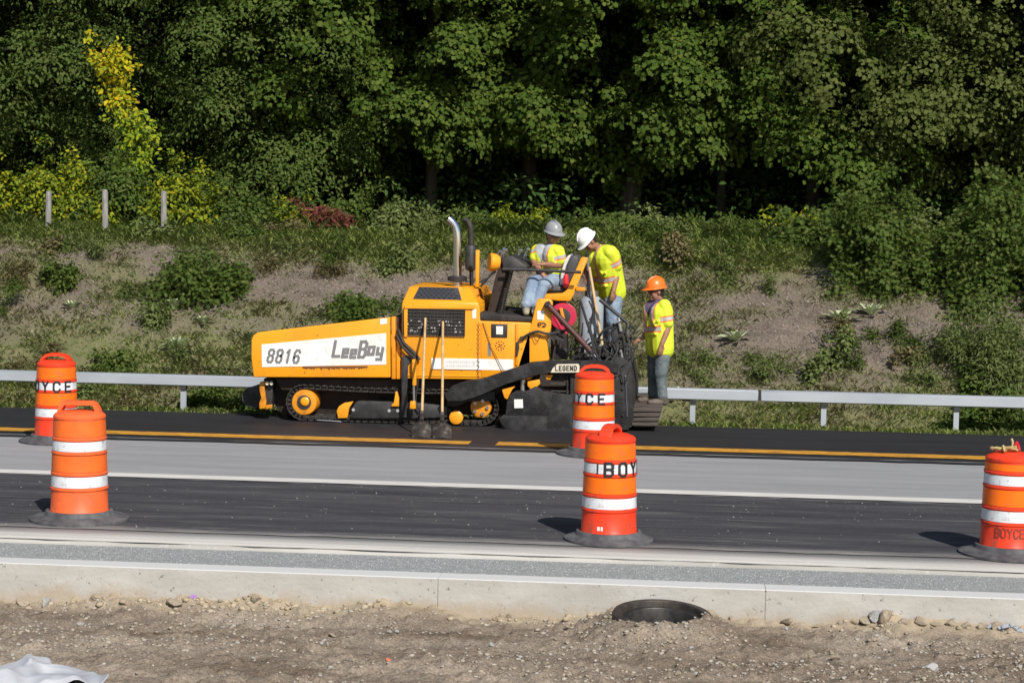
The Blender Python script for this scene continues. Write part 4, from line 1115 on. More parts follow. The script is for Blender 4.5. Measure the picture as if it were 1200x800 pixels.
def hand(w, d, palm_n, thumb_side, curl=.6):
    """palm, four unequal curled fingers and a thumb, as capsules"""
    d = Vector(d).normalized(); n = Vector(palm_n); n = (n - d * n.dot(d)).normalized(); a = d.cross(n).normalized() * thumb_side
    out = []
    for o in (-.027, -.009, .009, .027): out.append(('c', w + a * o * .7 + d * .015, .015, w + a * o + d * .082, .0125))
    for o, l in ((.029, .068), (.010, .078), (-.010, .072), (-.029, .056)):
        p = w + a * o + d * .085
        d1 = (d + n * curl * .6).normalized(); d2 = (d + n * curl * 1.7).normalized()
        q = p + d1 * l * .5; out.append(('c', p, .0100, q, .0092)); out.append(('c', q, .0092, q + d2 * l * .5, .0080))
    p = w + a * .028 + d * .028; q = p + (d * .6 + a * .7 + n * .25).normalized() * .040
    out.append(('c', p, .0135, q, .011)); out.append(('c', q, .011, q + (d * .9 + a * .15 + n * .4).normalized() * .032, .0088))
    return out

def hat(par, c, f, s, u, m, bill=.055):
    """hard hat: dome with a centre ridge, a brim and a front bill"""
    rt = rot_of(f, s, u); mb = MB()
    rings = []
    for k in range(9):
        a = math.pi / 2 * k / 8.15
        rings.append([c + rt @ Vector((math.cos(t) * .106 * math.cos(a) ** .75, math.sin(t) * .129 * math.cos(a) ** .75, .126 * math.sin(a))) for t in np.linspace(0, 2 * math.pi, 30, endpoint=False)])
    mb.loft(rings)
    o = mb.build('hard_hat', m, par)
    mb = MB(); r0, r1, r2 = [], [], []
    for t in np.linspace(0, 2 * math.pi, 30, endpoint=False):
        w_ = .014 + bill * max(0, math.sin(t)) ** 1.6
        x, y = math.cos(t), math.sin(t)
        r0.append(c + rt @ Vector((x * .104, y * .127, .004))); r1.append(c + rt @ Vector((x * (.106 + w_), y * (.129 + w_), -.008 - .15 * w_))); r2.append(c + rt @ Vector((x * (.106 + w_), y * (.129 + w_), -.013 - .15 * w_)))
    r3 = [p - u * .010 for p in r0]
    mb.loft([r0, r1, r2, r3], 0, 0, False)
    mb.build('brim', m, o, smooth=60)
    mb = MB()
    mb.tube([c + rt @ Vector((0, y * .129, .133 * math.sqrt(max(0, 1 - y * y)) + .002)) for y in np.linspace(-.85, .85, 12)], .012, 6)
    mb.build('ridge', m, o)
    return o

def head(c, f, s, u):
    """skull, jaw, nose, ears, brow - c is the middle of the head, 0.23 m tall"""
    rt = rot_of(f, s, u); L = lambda x, y, z: c + rt @ Vector((x, y, z))
    sh = [('e', L(0, -.005, .025), (.074, .094, .095), rt), ('e', L(0, .022, -.045), (.058, .068, .070), rt), ('c', L(0, .062, -.09), .024, L(0, .070, -.088), .022)]
    sh += [('c', L(0, .088, .012), .010, L(0, .112, -.022), .015), ('c', L(-.03, .080, .030), .013, L(.03, .080, .030), .013)]
    sh += [('c', L(-.020, .082, -.054), .010, L(.020, .082, -.054), .010), ('c', L(-.02, .078, -.066), .011, L(.02, .078, -.066), .011)]
    for sd_ in (-1, 1):
        sh += [('e', L(sd_ * .076, -.006, -.008), (.010, .020, .032), rt), ('c', L(sd_ * .045, .062, -.015), .022, L(sd_ * .040, .055, -.05), .022)]
    return sh, L

def person(label, loc, j, m, gear):
    bk = gear.get('bulk', 1.0)
    """j: joints in world coordinates"""
    f, s, u = basis(j['hf'], j.get('hu', (0, 0, 1)))
    hs, L = head(j['head'], f, s, u)
    sh = list(hs)
    C_, PV_, NK = j['chest'], j['pelvis'], j['neck']
    bs = j['right']                                       # the body's right-hand direction
    sh += [('c', NK - (j['head'] - NK) * .25, .058, j['head'] - u * .06 - f * .02, .052)]
    for k in (-1, 1):
        sh += [('c', C_ + bs * .075 * k, .115, PV_.lerp(C_, .45) + bs * .05 * k, .105), ('c', PV_ + bs * .06 * k, .112, PV_.lerp(C_, .45) + bs * .05 * k, .105)]
    for nm, k in (('L', -1), ('R', 1)):
        S_, E_, W_ = j['sh' + nm], j['el' + nm], j['wr' + nm]
        sh += [('c', C_ + bs * .06 * k + Vector((0, 0, .06)), .085, S_, .066), ('c', S_, .060, S_.lerp(E_, .5), .052), ('c', S_.lerp(E_, .5), .052, E_, .041),
               ('c', E_, .041, E_.lerp(W_, .35), .043), ('c', E_.lerp(W_, .35), .043, W_, .028)]
        sh += hand(W_, j['hd' + nm], j['pn' + nm], j.get('ts' + nm, k), j.get('curl', .6))
        Hp, K_, A_, tdir = j['hp' + nm], j['kn' + nm], j['an' + nm], Vector(j['toe' + nm]).normalized()
        sh += [('c', Hp, .092, Hp.lerp(K_, .5), .076), ('c', Hp.lerp(K_, .5), .076, K_, .056), ('c', K_, .055, K_.lerp(A_, .35), .056), ('c', K_.lerp(A_, .35), .056, A_, .038),
               ('c', A_ - Vector((0, 0, .06)) - tdir * .02, .028, A_ - Vector((0, 0, .078)) + tdir * .12, .018)]
    p = remesh('person', sh, .0072, m['skin'], None, loc, sm=4)
    tag(p, label, 'person')
    # jeans
    sj = []
    for nm, k in (('L', -1), ('R', 1)):
        Hp, K_, A_ = j['hp' + nm], j['kn' + nm], j['an' + nm]
        sj += [('c', PV_ + bs * .06 * k + j['up'] * .02, .118, Hp, .106), ('c', Hp, .104 * bk, Hp.lerp(K_, .5), .092 * bk), ('c', Hp.lerp(K_, .5), .092 * bk, K_, .076 * bk), ('c', K_, .074, K_.lerp(A_, .4), .072), ('c', K_.lerp(A_, .4), .072, A_ + (K_ - A_) * .04, .066)]
        rnd = random.Random(7 + k)
        for q in range(5):                                # folds at knee and ankle
            t = (.10, .16, .82, .90, .96)[q]; a = K_.lerp(A_, t); w_ = .052
            d = (A_ - K_).normalized(); uu, vv = frame(d); an = rnd.uniform(0, 6.28)
            sj.append(('c', a + (uu * math.cos(an) + vv * math.sin(an)) * w_, .022, a + (uu * math.cos(an + 1.6) + vv * math.sin(an + 1.6)) * w_ + d * .02, .020))
    remesh('jeans', sj, .011, m['jeans'], p, sm=2)
    # shirt / vest
    st = []
    for k in (-1, 1):
        st += [('c', C_ + bs * .082 * k * bk, .142 * bk, PV_.lerp(C_, .45) + bs * .065 * k * bk, .138 * bk), ('c', PV_.lerp(C_, .45) + bs * .065 * k * bk, .138 * bk, PV_ + bs * .066 * k + j['up'] * j.get('hem', 0), .136 * bk)]
    for nm, k in (('L', -1), ('R', 1)):
        S_, E_ = j['sh' + nm], j['el' + nm]; e = j.get('sleeve', .72)
        st += [('c', C_ + bs * .06 * k + j['up'] * .065, .094 * bk, S_, .075 * bk), ('c', S_, .075 * bk, S_.lerp(E_, e), .070 * bk)]
    rnd = random.Random(3)
    for q in range(12):                                   # soft folds
        a = PV_.lerp(C_, rnd.uniform(.0, .8)) + bs * rnd.uniform(-.14, .14) * bk + j['front'] * .125 * bk
        st.append(('c', a, .024, a + bs * rnd.uniform(-.08, .08) + j['up'] * rnd.uniform(-.11, .11), .020))
    axis = (C_ - PV_); AL = axis.length; axis.normalize()
    def stripe(q):
        q = Vector(q)
        best = 1e9; arm = None
        for nm in 'LR':
            S_, E_ = j['sh' + nm], j['el' + nm]; d = (E_ - S_).normalized(); t = (q - S_).dot(d); dist = (q - S_ - d * t).length
            if t > .045 and dist < .105 and dist < best: best, arm = dist, t
        if arm is not None:
            L0 = (j['elL'] - j['shL']).length * j.get('sleeve', .72)
            x = abs(arm - (L0 - .05)); return 2 if x < .020 else 1 if x < .038 else 0
        t = (q - PV_).dot(axis); r_ = (q - PV_).dot(bs)
        if j.get('vneck') and (q - C_).dot(j['front']) > 0:
            tt = (t - AL * .72) * .55
            if tt > 0 and abs(r_) < tt: return 3
        x = abs(t - AL * j.get('belt', .32))
        if x < .024: return 2
        if x < .043: return 1
        if t > AL * .30:
            x = abs(abs(r_) - .098); return 2 if x < .022 else 1 if x < .040 else 0
        return 0
    remesh('hi_vis_vest', st, .0085, [M['hivis'], M['orangetape'], M['silver'], m.get('shirt', M['hivis'])], p, sm=3, stripe=stripe)
    # boots
    for nm in 'LR':
        A_, td = j['an' + nm], Vector(j['toe' + nm]).normalized()
        base = A_ - Vector((0, 0, .07))
        remesh('boot', [('c', A_ + (j['kn' + nm] - A_) * .05, .056, base - td * .02 + Vector((0, 0, .03)), .052), ('c', base - td * .035, .046, base + td * .10, .044), ('c', base + td * .10, .044, base + td * .165, .038)], .009, m['boot'], p, sm=2)
    # hair, eyes
    rt = rot_of(f, s, u)
    remesh('hair', [('e', L(0, -.030, .022), (.079, .080, .092), rt), ('e', L(0, -.050, -.035), (.064, .052, .050), rt)], .009, M['hair'], p, sm=2)
    for k in (-1, 1):
        if gear.get('shades'): continue
        MB().ball(L(k * .031, .084, .010), .0115, 0, 2).build('eye', M['eye'], p)
    if gear.get('shades'):
        mb = MB()
        for k in (-1, 1): mb.ball(L(k * .033, .086, .010), (.026, .016, .018), 0, 2)
        mb.tube([L(-.074, .0, .012), L(-.062, .07, .012), L(-.03, .094, .014), L(.03, .094, .014), L(.062, .07, .012), L(.074, .0, .012)], .005, 6)
        mb.build('sunglasses', M['ink'], p)
    hat(p, L(0, -.002, .052), f, s, u, m['hat'], gear.get('bill', .055))
    return p

V = Vector
# --- standing man in an orange hard hat, seen from his left side ------------------
Yp = Y0 + .75
foot = P(766, 477.5, Yp); Z0 = pw(760, 472.6, .75).z
S1 = F * math.cos(PITCH) / (Yp)
def A(px, py, dy): q = P(px, py, Yp + dy); return q
fr = V((-.86, -.5, 0)).normalized(); rt_ = fr.cross(V((0, 0, 1)))
loc = V((A(766, 470, 0).x, Yp, Z0))
pel = A(773.5, 398, 0); ch = A(770.5, 365, 0)
j = dict(hf=(-.90, -.42, -.10), head=A(769, 341.5, -.02), neck=A(771, 352, 0), chest=ch, pelvis=pel, right=rt_, front=fr, up=V((0, 0, 1)),
         shL=ch + V((.0, 0, .085)) - rt_ * .175, shR=ch + V((0, 0, .085)) + rt_ * .175, vneck=True, hem=-.11, belt=.42, sleeve=.80,
         hpL=pel - rt_ * .09 - V((0, 0, .06)), hpR=pel + rt_ * .09 - V((0, 0, .06)))
j['elL'] = A(783.0, 383, -.16); j['wrL'] = A(775.5, 404, -.22); j['hdL'] = (-.12, -.05, -1); j['pnL'] = (-.5, .8, 0); j['tsL'] = 1
j['elR'] = A(762, 384, .26); j['wrR'] = A(753, 396, .14); j['hdR'] = (-.8, -.2, -.35); j['pnR'] = (.2, .3, -1); j['tsR'] = -1
j['knL'] = A(774, 439, -.10); j['knR'] = A(766, 438, .08)
j['anL'] = V((A(776, 470, -.10).x, Yp - .12, Z0 + .105)); j['anR'] = V((A(765, 470, .1).x, Yp + .10, Z0 + .105))
j['toeL'] = (-.92, -.38, 0); j['toeR'] = (-.97, -.2, 0)
person('worker in an orange hard hat and yellow vest standing on the rear catwalk', loc, j,
       dict(skin=M['skin'], jeans=M['jeansdark'], boot=M['boot'], hat=M['hatorange'], shirt=M['shirtp']), dict(shades=True, bill=.05, bulk=1.10))

# --- man in a white hard hat leaning over the screed --------------------------------
Yp = Y0 + 1.22
Z0 = pw(700, 420, 1.2).z
loc = V((A(715, 415, 0).x, Yp, Z0))
fr = V((-.80, -.60, 0)).normalized(); rt_ = fr.cross(V((0, 0, 1)))
pel = A(714.5, 338, .10); ch = A(706, 302.5, -.02)
up_ = (ch - pel).normalized()
j = dict(hf=(-.72, -.42, -.95), hu=(-.5, -.3, .8), head=A(690.5, 283, -.14), neck=A(698, 289.5, -.08), chest=ch, pelvis=pel, right=rt_, front=(fr - V((0, 0, .35))).normalized(), up=up_,
         shL=ch + up_ * .085 - rt_ * .215, shR=ch + up_ * .085 + rt_ * .21, hem=-.04, belt=.45, sleeve=.70,
         hpL=pel - rt_ * .09 - V((0, 0, .06)), hpR=pel + rt_ * .09 - V((0, 0, .06)))
j['elL'] = A(723.5, 318, -.10); j['wrL'] = A(719, 341, -.18); j['hdL'] = (-.1, -.05, -1); j['pnL'] = (-.6, .7, 0); j['tsL'] = 1
j['elR'] = A(681, 306, .22); j['wrR'] = A(688, 322, .08); j['hdR'] = (.1, -.3, -.8); j['pnR'] = (.2, .8, 0); j['tsR'] = -1
j['knL'] = A(718, 376, -.04); j['knR'] = A(708, 376, .14)
j['anL'] = V((A(719, 410, -.04).x, Yp - .02, Z0 + .105)); j['anR'] = V((A(709, 410, .16).x, Yp + .2, Z0 + .105))
j['toeL'] = (-.85, -.5, 0); j['toeR'] = (-.9, -.3, 0)
person('worker in a white hard hat bending over the back of the paver', loc, j,
       dict(skin=M['skin'], jeans=M['jeans'], boot=M['boot'], hat=M['hatwhite']), dict(shades=True, bill=.04, bulk=1.26))

# --- man in a grey hard hat sitting on the machine ------------------------------------
Yp = Y0 + .80
loc = V((A(643, 340, 0).x, Yp, pw(640, 337, .8).z))
fr = V((-.62, -.78, 0)).normalized(); rt_ = fr.cross(V((0, 0, 1)))
pel = A(648, 327, .08); ch = A(643, 300, -.02); up_ = (ch - pel).normalized()
j = dict(hf=(.58, -.78, -.22), head=A(648, 275.5, -.06), neck=A(645.5, 286.5, -.02), chest=ch, pelvis=pel, right=rt_, front=fr, up=up_,
         shL=ch + up_ * .07 - rt_ * .18, shR=ch + up_ * .07 + rt_ * .18, vneck=True, hem=-.02, belt=.2, sleeve=.62,
         hpL=pel - rt_ * .09, hpR=pel + rt_ * .09 - V((0, 0, .02)))
j['elR'] = A(625.5, 307, -.05); j['wrR'] = A(636.5, 322, -.26); j['hdR'] = (.75, -.3, -.55); j['pnR'] = (-.3, .5, -.8); j['tsR'] = 1
j['elL'] = A(657, 311, -.12); j['wrL'] = A(637.5, 309.5, -.36); j['hdL'] = (-1, -.1, .08); j['pnL'] = (0, .3, -1); j['tsL'] = -1
j['knR'] = A(624, 331, -.42); j['knL'] = A(637, 334, -.44)
dkz = pw(592, 368.8, .015).z + .112
j['anR'] = V((A(616.5, 366, -.60).x, Yp - .60, dkz)); j['anL'] = V((A(627, 366, -.55).x, Yp - .55, dkz))
j['toeR'] = (.10, -1, -.05); j['toeL'] = (.05, -1, -.05)
person('worker in a grey hard hat sitting sideways on the paver seat', loc, j,
       dict(skin=M['skin'], jeans=M['jeans'], boot=M['tanboot'], hat=M['hatgrey'], shirt=M['shirtg']), dict(shades=True, bill=.05, bulk=1.08))

# ================================================================== SMALL THINGS IN THE DIRT
def dz(x, y): return float(dirtz(np.array([x]), np.array([y]))[0])
c = V((MHX, MHY, -.235))
mf = thing('manhole_frame', 'round black iron manhole frame half buried in dirt at the kerb', 'manhole frame', c)
ax = V((.03, -.10, 1)).normalized()
cc = c + V((0, .0, .035))
MB().lathe(cc, [(.345, .0), (.350, .085), (.343, .098), (.290, .104), (.283, .094), (.283, -.12)], 56, 0, ax, cap=False).build('flange', M['iron'], mf)
MB().lathe(cc, [(.281, -.02), (.281, .062), (.236, .068), (.230, .060), (.226, -.16)], 56, 0, ax, cap=False).build('cover_seat', mat('worn_shaded_iron', (.055, .05, .047), .5, .4, c2=(.02, .018, .016), scale=11), mf)  # iron darkened inside the ring, the shade of the hole in its colour
MB().lathe(cc, [(.227, -.12), (.05, -.13)], 40, 0, ax).build('shaft_bottom', M['ink'], mf)  # black disc standing in for the unlit depth of the shaft

# white tarp, crumpled
def tarpz(X, Y):
    b = 1.0 * (1 - np.abs((fbm(X * 3.4 + Y * 1.2, Y * 2.0, 2, 51) - .5) * 4)) * .085 + (1 - np.abs((fbm(X * 5 - Y * 3, Y * 4 + X, 1, 55) - .5) * 3)) * .022
    return -.262 + (fbm(X * .8, Y * 1.2, 3, 33) - .5) * .10 + .03 + np.clip(b, 0, .2)
tc = G(35, 790, -.24)
n_ = 110
uu = np.linspace(-1, 1, n_); UX, UY = np.meshgrid(uu, uu)
ang = np.arctan2(UY, UX); rad = np.sqrt(UX ** 2 + UY ** 2); sq = np.maximum(np.abs(UX), np.abs(UY)) / np.maximum(rad, 1e-6)
lim = 1 + .22 * np.sin(3 * ang + .4) + .12 * np.sin(7 * ang) + .08 * np.sin(11 * ang + 1)
TX = tc.x - .26 + UX * sq * .62 * lim; TY = tc.y - .24 + UY * sq * .52 * lim
TZ = tarpz(TX, TY) - np.clip((np.maximum(np.abs(UX), np.abs(UY)) - .86) * .15, 0, .05)
me = D.meshes.new('tarp'); i = np.arange(n_ * n_).reshape(n_, n_)
fill(me, np.stack([TX.ravel(), TY.ravel(), TZ.ravel()], 1), np.stack([i[:-1, :-1].ravel(), i[:-1, 1:].ravel(), i[1:, 1:].ravel(), i[1:, :-1].ravel()], 1).ravel(), 4)
me.polygons.foreach_set('use_smooth', [True] * len(me.polygons))
tp = link_mesh('tarp', me, M['tarp']); tag(tp, 'crumpled white tarp lying on the dirt', 'tarp')
so = tp.modifiers.new('thick', 'SOLIDIFY'); so.thickness = .004; so.offset = 1

def stone_mesh(seed, sx=1, sy=1, sz=.7, sub=2):
    b = bmesh.new(); bmesh.ops.create_icosphere(b, subdivisions=sub, radius=1); rnd = random.Random(seed)
    pl = [(V((rnd.gauss(0, 1), rnd.gauss(0, 1), rnd.gauss(0, 1))).normalized(), rnd.uniform(.42, .78)) for _ in range(12)]
    for v in b.verts:
        p = v.co.copy()
        for n, d in pl:
            k = p.dot(n)
            if k > d: p -= n * (k - d)
        v.co = V((p.x * sx, p.y * sy, p.z * sz))
    me = D.meshes.new('stone'); b.to_mesh(me); b.free(); return me
stones = [stone_mesh(i, random.uniform(.8, 1.3), random.uniform(.7, 1), random.uniform(.5, .8)) for i in range(6)]
random.seed(31)
def stone(px, py, w, me, m, label, group=None, sink=.25, cat='stone', name='stone'):
    c = G(px, py, -.25)
    c.y = min(c.y, Y_KN - .06); c.x = P(px, py, c.y).x
    z = dz(c.x, c.y); s = w / 2
    mm = me.copy(); mm.materials.append(m)
    o = D.objects.new(name, mm); COL.objects.link(o)
    o.location = (c.x, c.y, z + s * .6 * (1 - sink * 2)); o.scale = (s, s * .9, s); o.rotation_euler = (random.uniform(-.3, .3), random.uniform(-.3, .3), random.uniform(0, 6))
    tag(o, label, cat, group); return o
px_m = 170
for i, (x, y, w) in enumerate([(26, 700, 26), (58, 712, 22), (112, 707, 20), (148, 712, 18), (205, 714, 24), (300, 712, 22), (318, 709, 14), (598, 709, 15), (655, 706, 9), (857, 719, 14), (922, 717, 20),
                  (1003, 716, 20), (1015, 708, 26), (1038, 711, 34), (1060, 714, 18), (1078, 714, 22), (1097, 717, 16), (1115, 717, 22), (1133, 716, 20), (1152, 718, 18), (1168, 717, 24), (985, 719, 12), (960, 718, 14)]):
    stone(x, y, w / px_m, stones[i % 6], M['stone'], 'buff clod of earth heaped against the foot of the kerb', 'buff clods along the kerb foot', .3, 'clod', 'dirt_clod')
stone(54, 707, .15, stones[1], M['stonegrey'], 'large pale grey stone among the buff clods at the kerb foot, by the tarp side', None)
stone(1026, 721, .17, stones[2], M['stonegrey'], 'flat light grey stone between buff clods below the ribboned drum side', None)
stone(1092, 788, .12, stones[3], mat('white_stone', (.50, .49, .48), .8), 'bright white angular stone alone on the dirt', None)
stone(455, 776, .06, stones[0], M['hosered'] if False else mat('brick_chip', (.45, .14, .07), .9), 'small orange brick chip lying in the dirt', None)
for i, (x, y, w) in enumerate([(1160, 722, 12), (1170, 729, 14), (1180, 723, 16), (1190, 730, 14), (1196, 722, 12), (1185, 736, 10), (1175, 720, 11)]):
    stone(x, y, w / px_m, stones[(i + 2) % 6], M['bluestone'], 'bluish grey broken stone in the small heap by the kerb', 'bluish stones heaped by the kerb', .2)
for i in range(46):
    x, y, w = random.uniform(0, 1200), random.uniform(722, 798), random.uniform(4, 13) * random.uniform(.6, 1.2)
    if x < 110 and y > 745: continue
    stone(x, y, w / px_m, stones[i % 6], (M['stone'], M['stonegrey'])[i % 3 == 0], 'loose stone lying out on the open dirt', 'loose stones on the open dirt', .3)
q = G(225, 693, -.2); q.y = Y_KN - .05; q.x = P(225, 693, q.y).x
mb = MB(); zz = dz(q.x, q.y)
mb.loft([[q + V((-.02, 0, zz - q.z)), q + V((.02, -.02, zz - q.z + .005)), q + V((.03, .01, zz - q.z + .025)), q + V((-.005, .01, zz - q.z + .03))], [q + V((-.015, .012, zz - q.z)), q + V((.02, -.005, zz - q.z + .01)), q + V((.028, .02, zz - q.z + .022)), q + V((-.005, .022, zz - q.z + .026))]])
tag(mb.build('wrapper', mat('purple_wrapper', (.33, .16, .50), .5), None, (q.x, q.y, zz), 0), 'crumpled purple wrapper at the foot of the kerb', 'wrapper')

# gravel: far too many pebbles to count, one object
rng = np.random.default_rng(77)
def pebbles(name, n, zone, zf, smin, smax, mats, density=None):
    tv = []
    for k in range(5):
        b = bmesh.new(); bmesh.ops.create_icosphere(b, subdivisions=1, radius=1); r_ = np.random.default_rng(k)
        v = np.array([q.co[:] for q in b.verts]) * (1 + r_.uniform(-.28, .28, (len(b.verts), 1))) * np.array([1.15, .9, .65])
        f = np.array([[w.index for w in q.verts] for q in b.faces]); b.free(); tv.append((v, f))
    x = rng.uniform(zone[0], zone[1], n); y = rng.uniform(zone[2], zone[3], n)
    if density is not None:
        k = rng.random(n) < density(x, y); x, y = x[k], y[k]
    n = len(x); z = zf(x, y); s = smin * (smax / smin) ** (rng.random(n) ** 2.2)
    a = rng.uniform(0, 6.28, n); ca, sa = np.cos(a), np.sin(a)
    VV, FF, o = [], [], 0
    for k in range(5):
        i = np.arange(k, n, 5); v, f = tv[k]
        P_ = v[None] * s[i][:, None, None]
        X_ = P_[..., 0] * ca[i][:, None] - P_[..., 1] * sa[i][:, None] + x[i][:, None]
        Y_ = P_[..., 0] * sa[i][:, None] + P_[..., 1] * ca[i][:, None] + y[i][:, None]
        Z_ = P_[..., 2] + z[i][:, None] + s[i][:, None] * .15
        VV.append(np.stack([X_, Y_, Z_], -1).reshape(-1, 3)); FF.append((f[None] + (np.arange(len(i)) * len(v))[:, None, None] + o).reshape(-1)); o += len(i) * len(v)
    me = D.meshes.new(name); fill(me, np.concatenate(VV), np.concatenate(FF), 3)
    return tag(link_mesh(name, me, mats), kind='stuff')
def pebble_mat(name, cols):
    m = D.materials.new(name); N, L, B = nodes(m); gi = N.new('ShaderNodeNewGeometry')
    r = ramp(N, L, gi.outputs['Random Per Island'], [(i / (len(cols) - 1), c) for i, c in enumerate(cols)])
    L.new(r.outputs[0], B.inputs['Base Color']); B.inputs['Roughness'].default_value = .9; B.inputs['Specular IOR Level'].default_value = .2
    return m
pmx = pebble_mat('mixed_pebbles', [(.22, .18, .14), (.30, .25, .19), (.37, .32, .25), (.33, .325, .31), (.26, .215, .17), (.41, .37, .31), (.28, .23, .175)])
pebbles('gravel', 36000, (-5.2, 5.2, 10.9, Y_KN - .03), dirtz, .0025, .020, pmx, lambda x, y: np.clip(fbm(x * 1.1, y * 3.2, 3, 61) * 4.2 - 1.6, .03, 1))
pebbles('clod_crumbs', 5200, (-5.2, 5.2, Y_KN - .30, Y_KN - .02), dirtz, .006, .034, pebble_mat('buff_crumbs', [(.36, .29, .20), (.42, .35, .25), (.30, .24, .165), (.46, .40, .30)]), lambda x, y: np.clip(fbm(x * 1.3, y * .5, 3, 68) * 4 - 1.7, .03, 1) * np.clip(1 - (Y_KN - y) / .3, 0, 1))
pgy = pebble_mat('grey_chippings', [(.33, .345, .345), (.38, .39, .39), (.35, .36, .355), (.41, .415, .41), (.31, .32, .32)])
pebbles('grey_gravel', 9000, (-5.5, 5.5, Y_KF + .0, Y_GR + .02), lambda x, y: np.full(len(x), -.037), .003, .008, pgy)
pebbles('spilled_gravel', 3200, (-6.5, 6.5, Y_CO + .05, Y_W0 - .1), lambda x, y: np.full(len(x), .003), .002, .010, pebble_mat('pale_chips', [(.16, .155, .15), (.30, .29, .28), (.22, .22, .22), (.12, .12, .12)]), lambda x, y: np.clip(fbm(x * .6, y * 3, 3, 66) * 3 - 1.2, .05, 1))
# ================================================================== VEGETATION
def unit(a): return a / np.maximum(np.linalg.norm(a, axis=-1, keepdims=True), 1e-9)
MAPLE = np.array([(0, -.5), (.22, -.25), (.5, -.12), (.30, .10), (.34, .38), (.0, .5), (-.34, .38), (-.30, .10), (-.5, -.12), (-.22, -.25)]) * 1.0
OVAL = np.array([(0, -.5), (.24, -.18), (.22, .2), (0, .5), (-.22, .2), (-.24, -.18)])
LANCE = np.array([(0, -.5), (.12, -.1), (.0, .5), (-.12, -.1)])
PINN = np.array([(0, -.5), (.10, -.3), (.42, -.34), (.12, -.16), (.44, -.04), (.12, .04), (.36, .24), (.06, .22), (0, .5), (-.06, .22), (-.36, .24), (-.12, .04), (-.44, -.04), (-.12, -.16), (-.42, -.34), (-.10, -.3)])
def leaf_mesh(name, c, n, t, size, tpl):
    """one flat leaf per centre c, facing n, its tip towards t"""
    n = unit(n); t = unit(t - n * np.sum(t * n, -1, keepdims=True)); b = np.cross(n, t)
    k = len(tpl); s = size[:, None, None]
    v = c[:, None] + (b[:, None] * tpl[None, :, :1] + t[:, None] * tpl[None, :, 1:]) * s
    v = v + n[:, None] * (np.abs(tpl[None, :, :1]) * .35 - (tpl[None, :, 1:] ** 2) * .3) * s
    me = D.meshes.new(name); fill(me, v.reshape(-1, 3), np.arange(len(c) * k), k)
    return me
def sprays(rng, cc, nn, rad, per, size, dome=.5, jit=.35):
    """leaves in domed sprays: centre cc, axis nn, radius rad"""
    m = len(cc); u = np.cross(nn, rng.normal(size=(m, 3))); u = unit(u); v = np.cross(nn, u)
    r_ = np.sqrt(rng.random((m, per))) * rad[:, None]; a = rng.uniform(0, 2 * np.pi, (m, per))
    rd = u[:, None] * np.cos(a)[..., None] + v[:, None] * np.sin(a)[..., None]
    c = cc[:, None] + rd * r_[..., None] - nn[:, None] * (r_ ** 2 / rad[:, None] * dome)[..., None] + rng.normal(size=(m, per, 3)) * .05
    nrm = unit(nn[:, None] + rd * (r_ / rad[:, None])[..., None] * .55 + rng.normal(size=(m, per, 3)) * jit)
    tip = rd + rng.normal(size=(m, per, 3)) * .4 + np.array([0, 0, -.35])
    sz = size * rng.uniform(.7, 1.25, (m, per))
    return c.reshape(-1, 3), nrm.reshape(-1, 3), tip.reshape(-1, 3), sz.reshape(-1)

GREEN = leaf_mat('maple_leaf', [(.034, .066, .009), (.060, .106, .014), (.098, .148, .022), (.048, .088, .014), (.130, .170, .030), (.066, .104, .016)])
DARK = leaf_mat('dark_leaf', [(.038, .080, .018), (.062, .116, .028), (.090, .145, .038)])
OLIVE = leaf_mat('oak_leaf', [(.058, .080, .018), (.090, .115, .027), (.130, .150, .040), (.070, .092, .020), (.150, .165, .050)])
GREY = leaf_mat('ash_leaf', [(.050, .088, .018), (.078, .124, .026), (.112, .152, .036), (.062, .104, .020), (.125, .150, .040)])
YELL = leaf_mat('yellow_vine_leaf', [(.52, .42, .015), (.62, .50, .025), (.30, .36, .018), (.20, .27, .016), (.60, .40, .012), (.16, .23, .018)], .35)
YGRN = leaf_mat('yellow_green_leaf', [(.12, .19, .018), (.24, .29, .02), (.08, .14, .018), (.42, .38, .02), (.05, .10, .018), (.24, .30, .02), (.07, .125, .02), (.34, .33, .02), (.16, .24, .022)], .3)
BUSH = leaf_mat('bush_leaf', [(.050, .092, .016), (.082, .130, .024), (.112, .155, .034), (.062, .106, .019), (.15, .17, .045)])
WEED = leaf_mat('weed_leaf', [(.110, .155, .040), (.150, .190, .058), (.185, .215, .080), (.100, .140, .040)])
SUMAC = leaf_mat('red_sumac_leaf', [(.16, .045, .035), (.22, .06, .05), (.12, .05, .03), (.10, .07, .03)])
WEED2 = leaf_mat('tall_weed_blade', [(.22, .30, .07), (.28, .35, .10), (.34, .38, .13)], .45)
YVIN = leaf_mat('lime_vine_leaf', [(.28, .36, .02), (.42, .43, .022), (.12, .20, .02), (.20, .30, .02), (.08, .14, .018)], .3)
DRYW = leaf_mat('dry_weed_leaf', [(.16, .14, .06), (.22, .18, .09), (.12, .12, .04), (.10, .075, .045)])
MULL = leaf_mat('pale_mullein_leaf', [(.34, .41, .21), (.40, .46, .27), (.45, .50, .31)], .15)

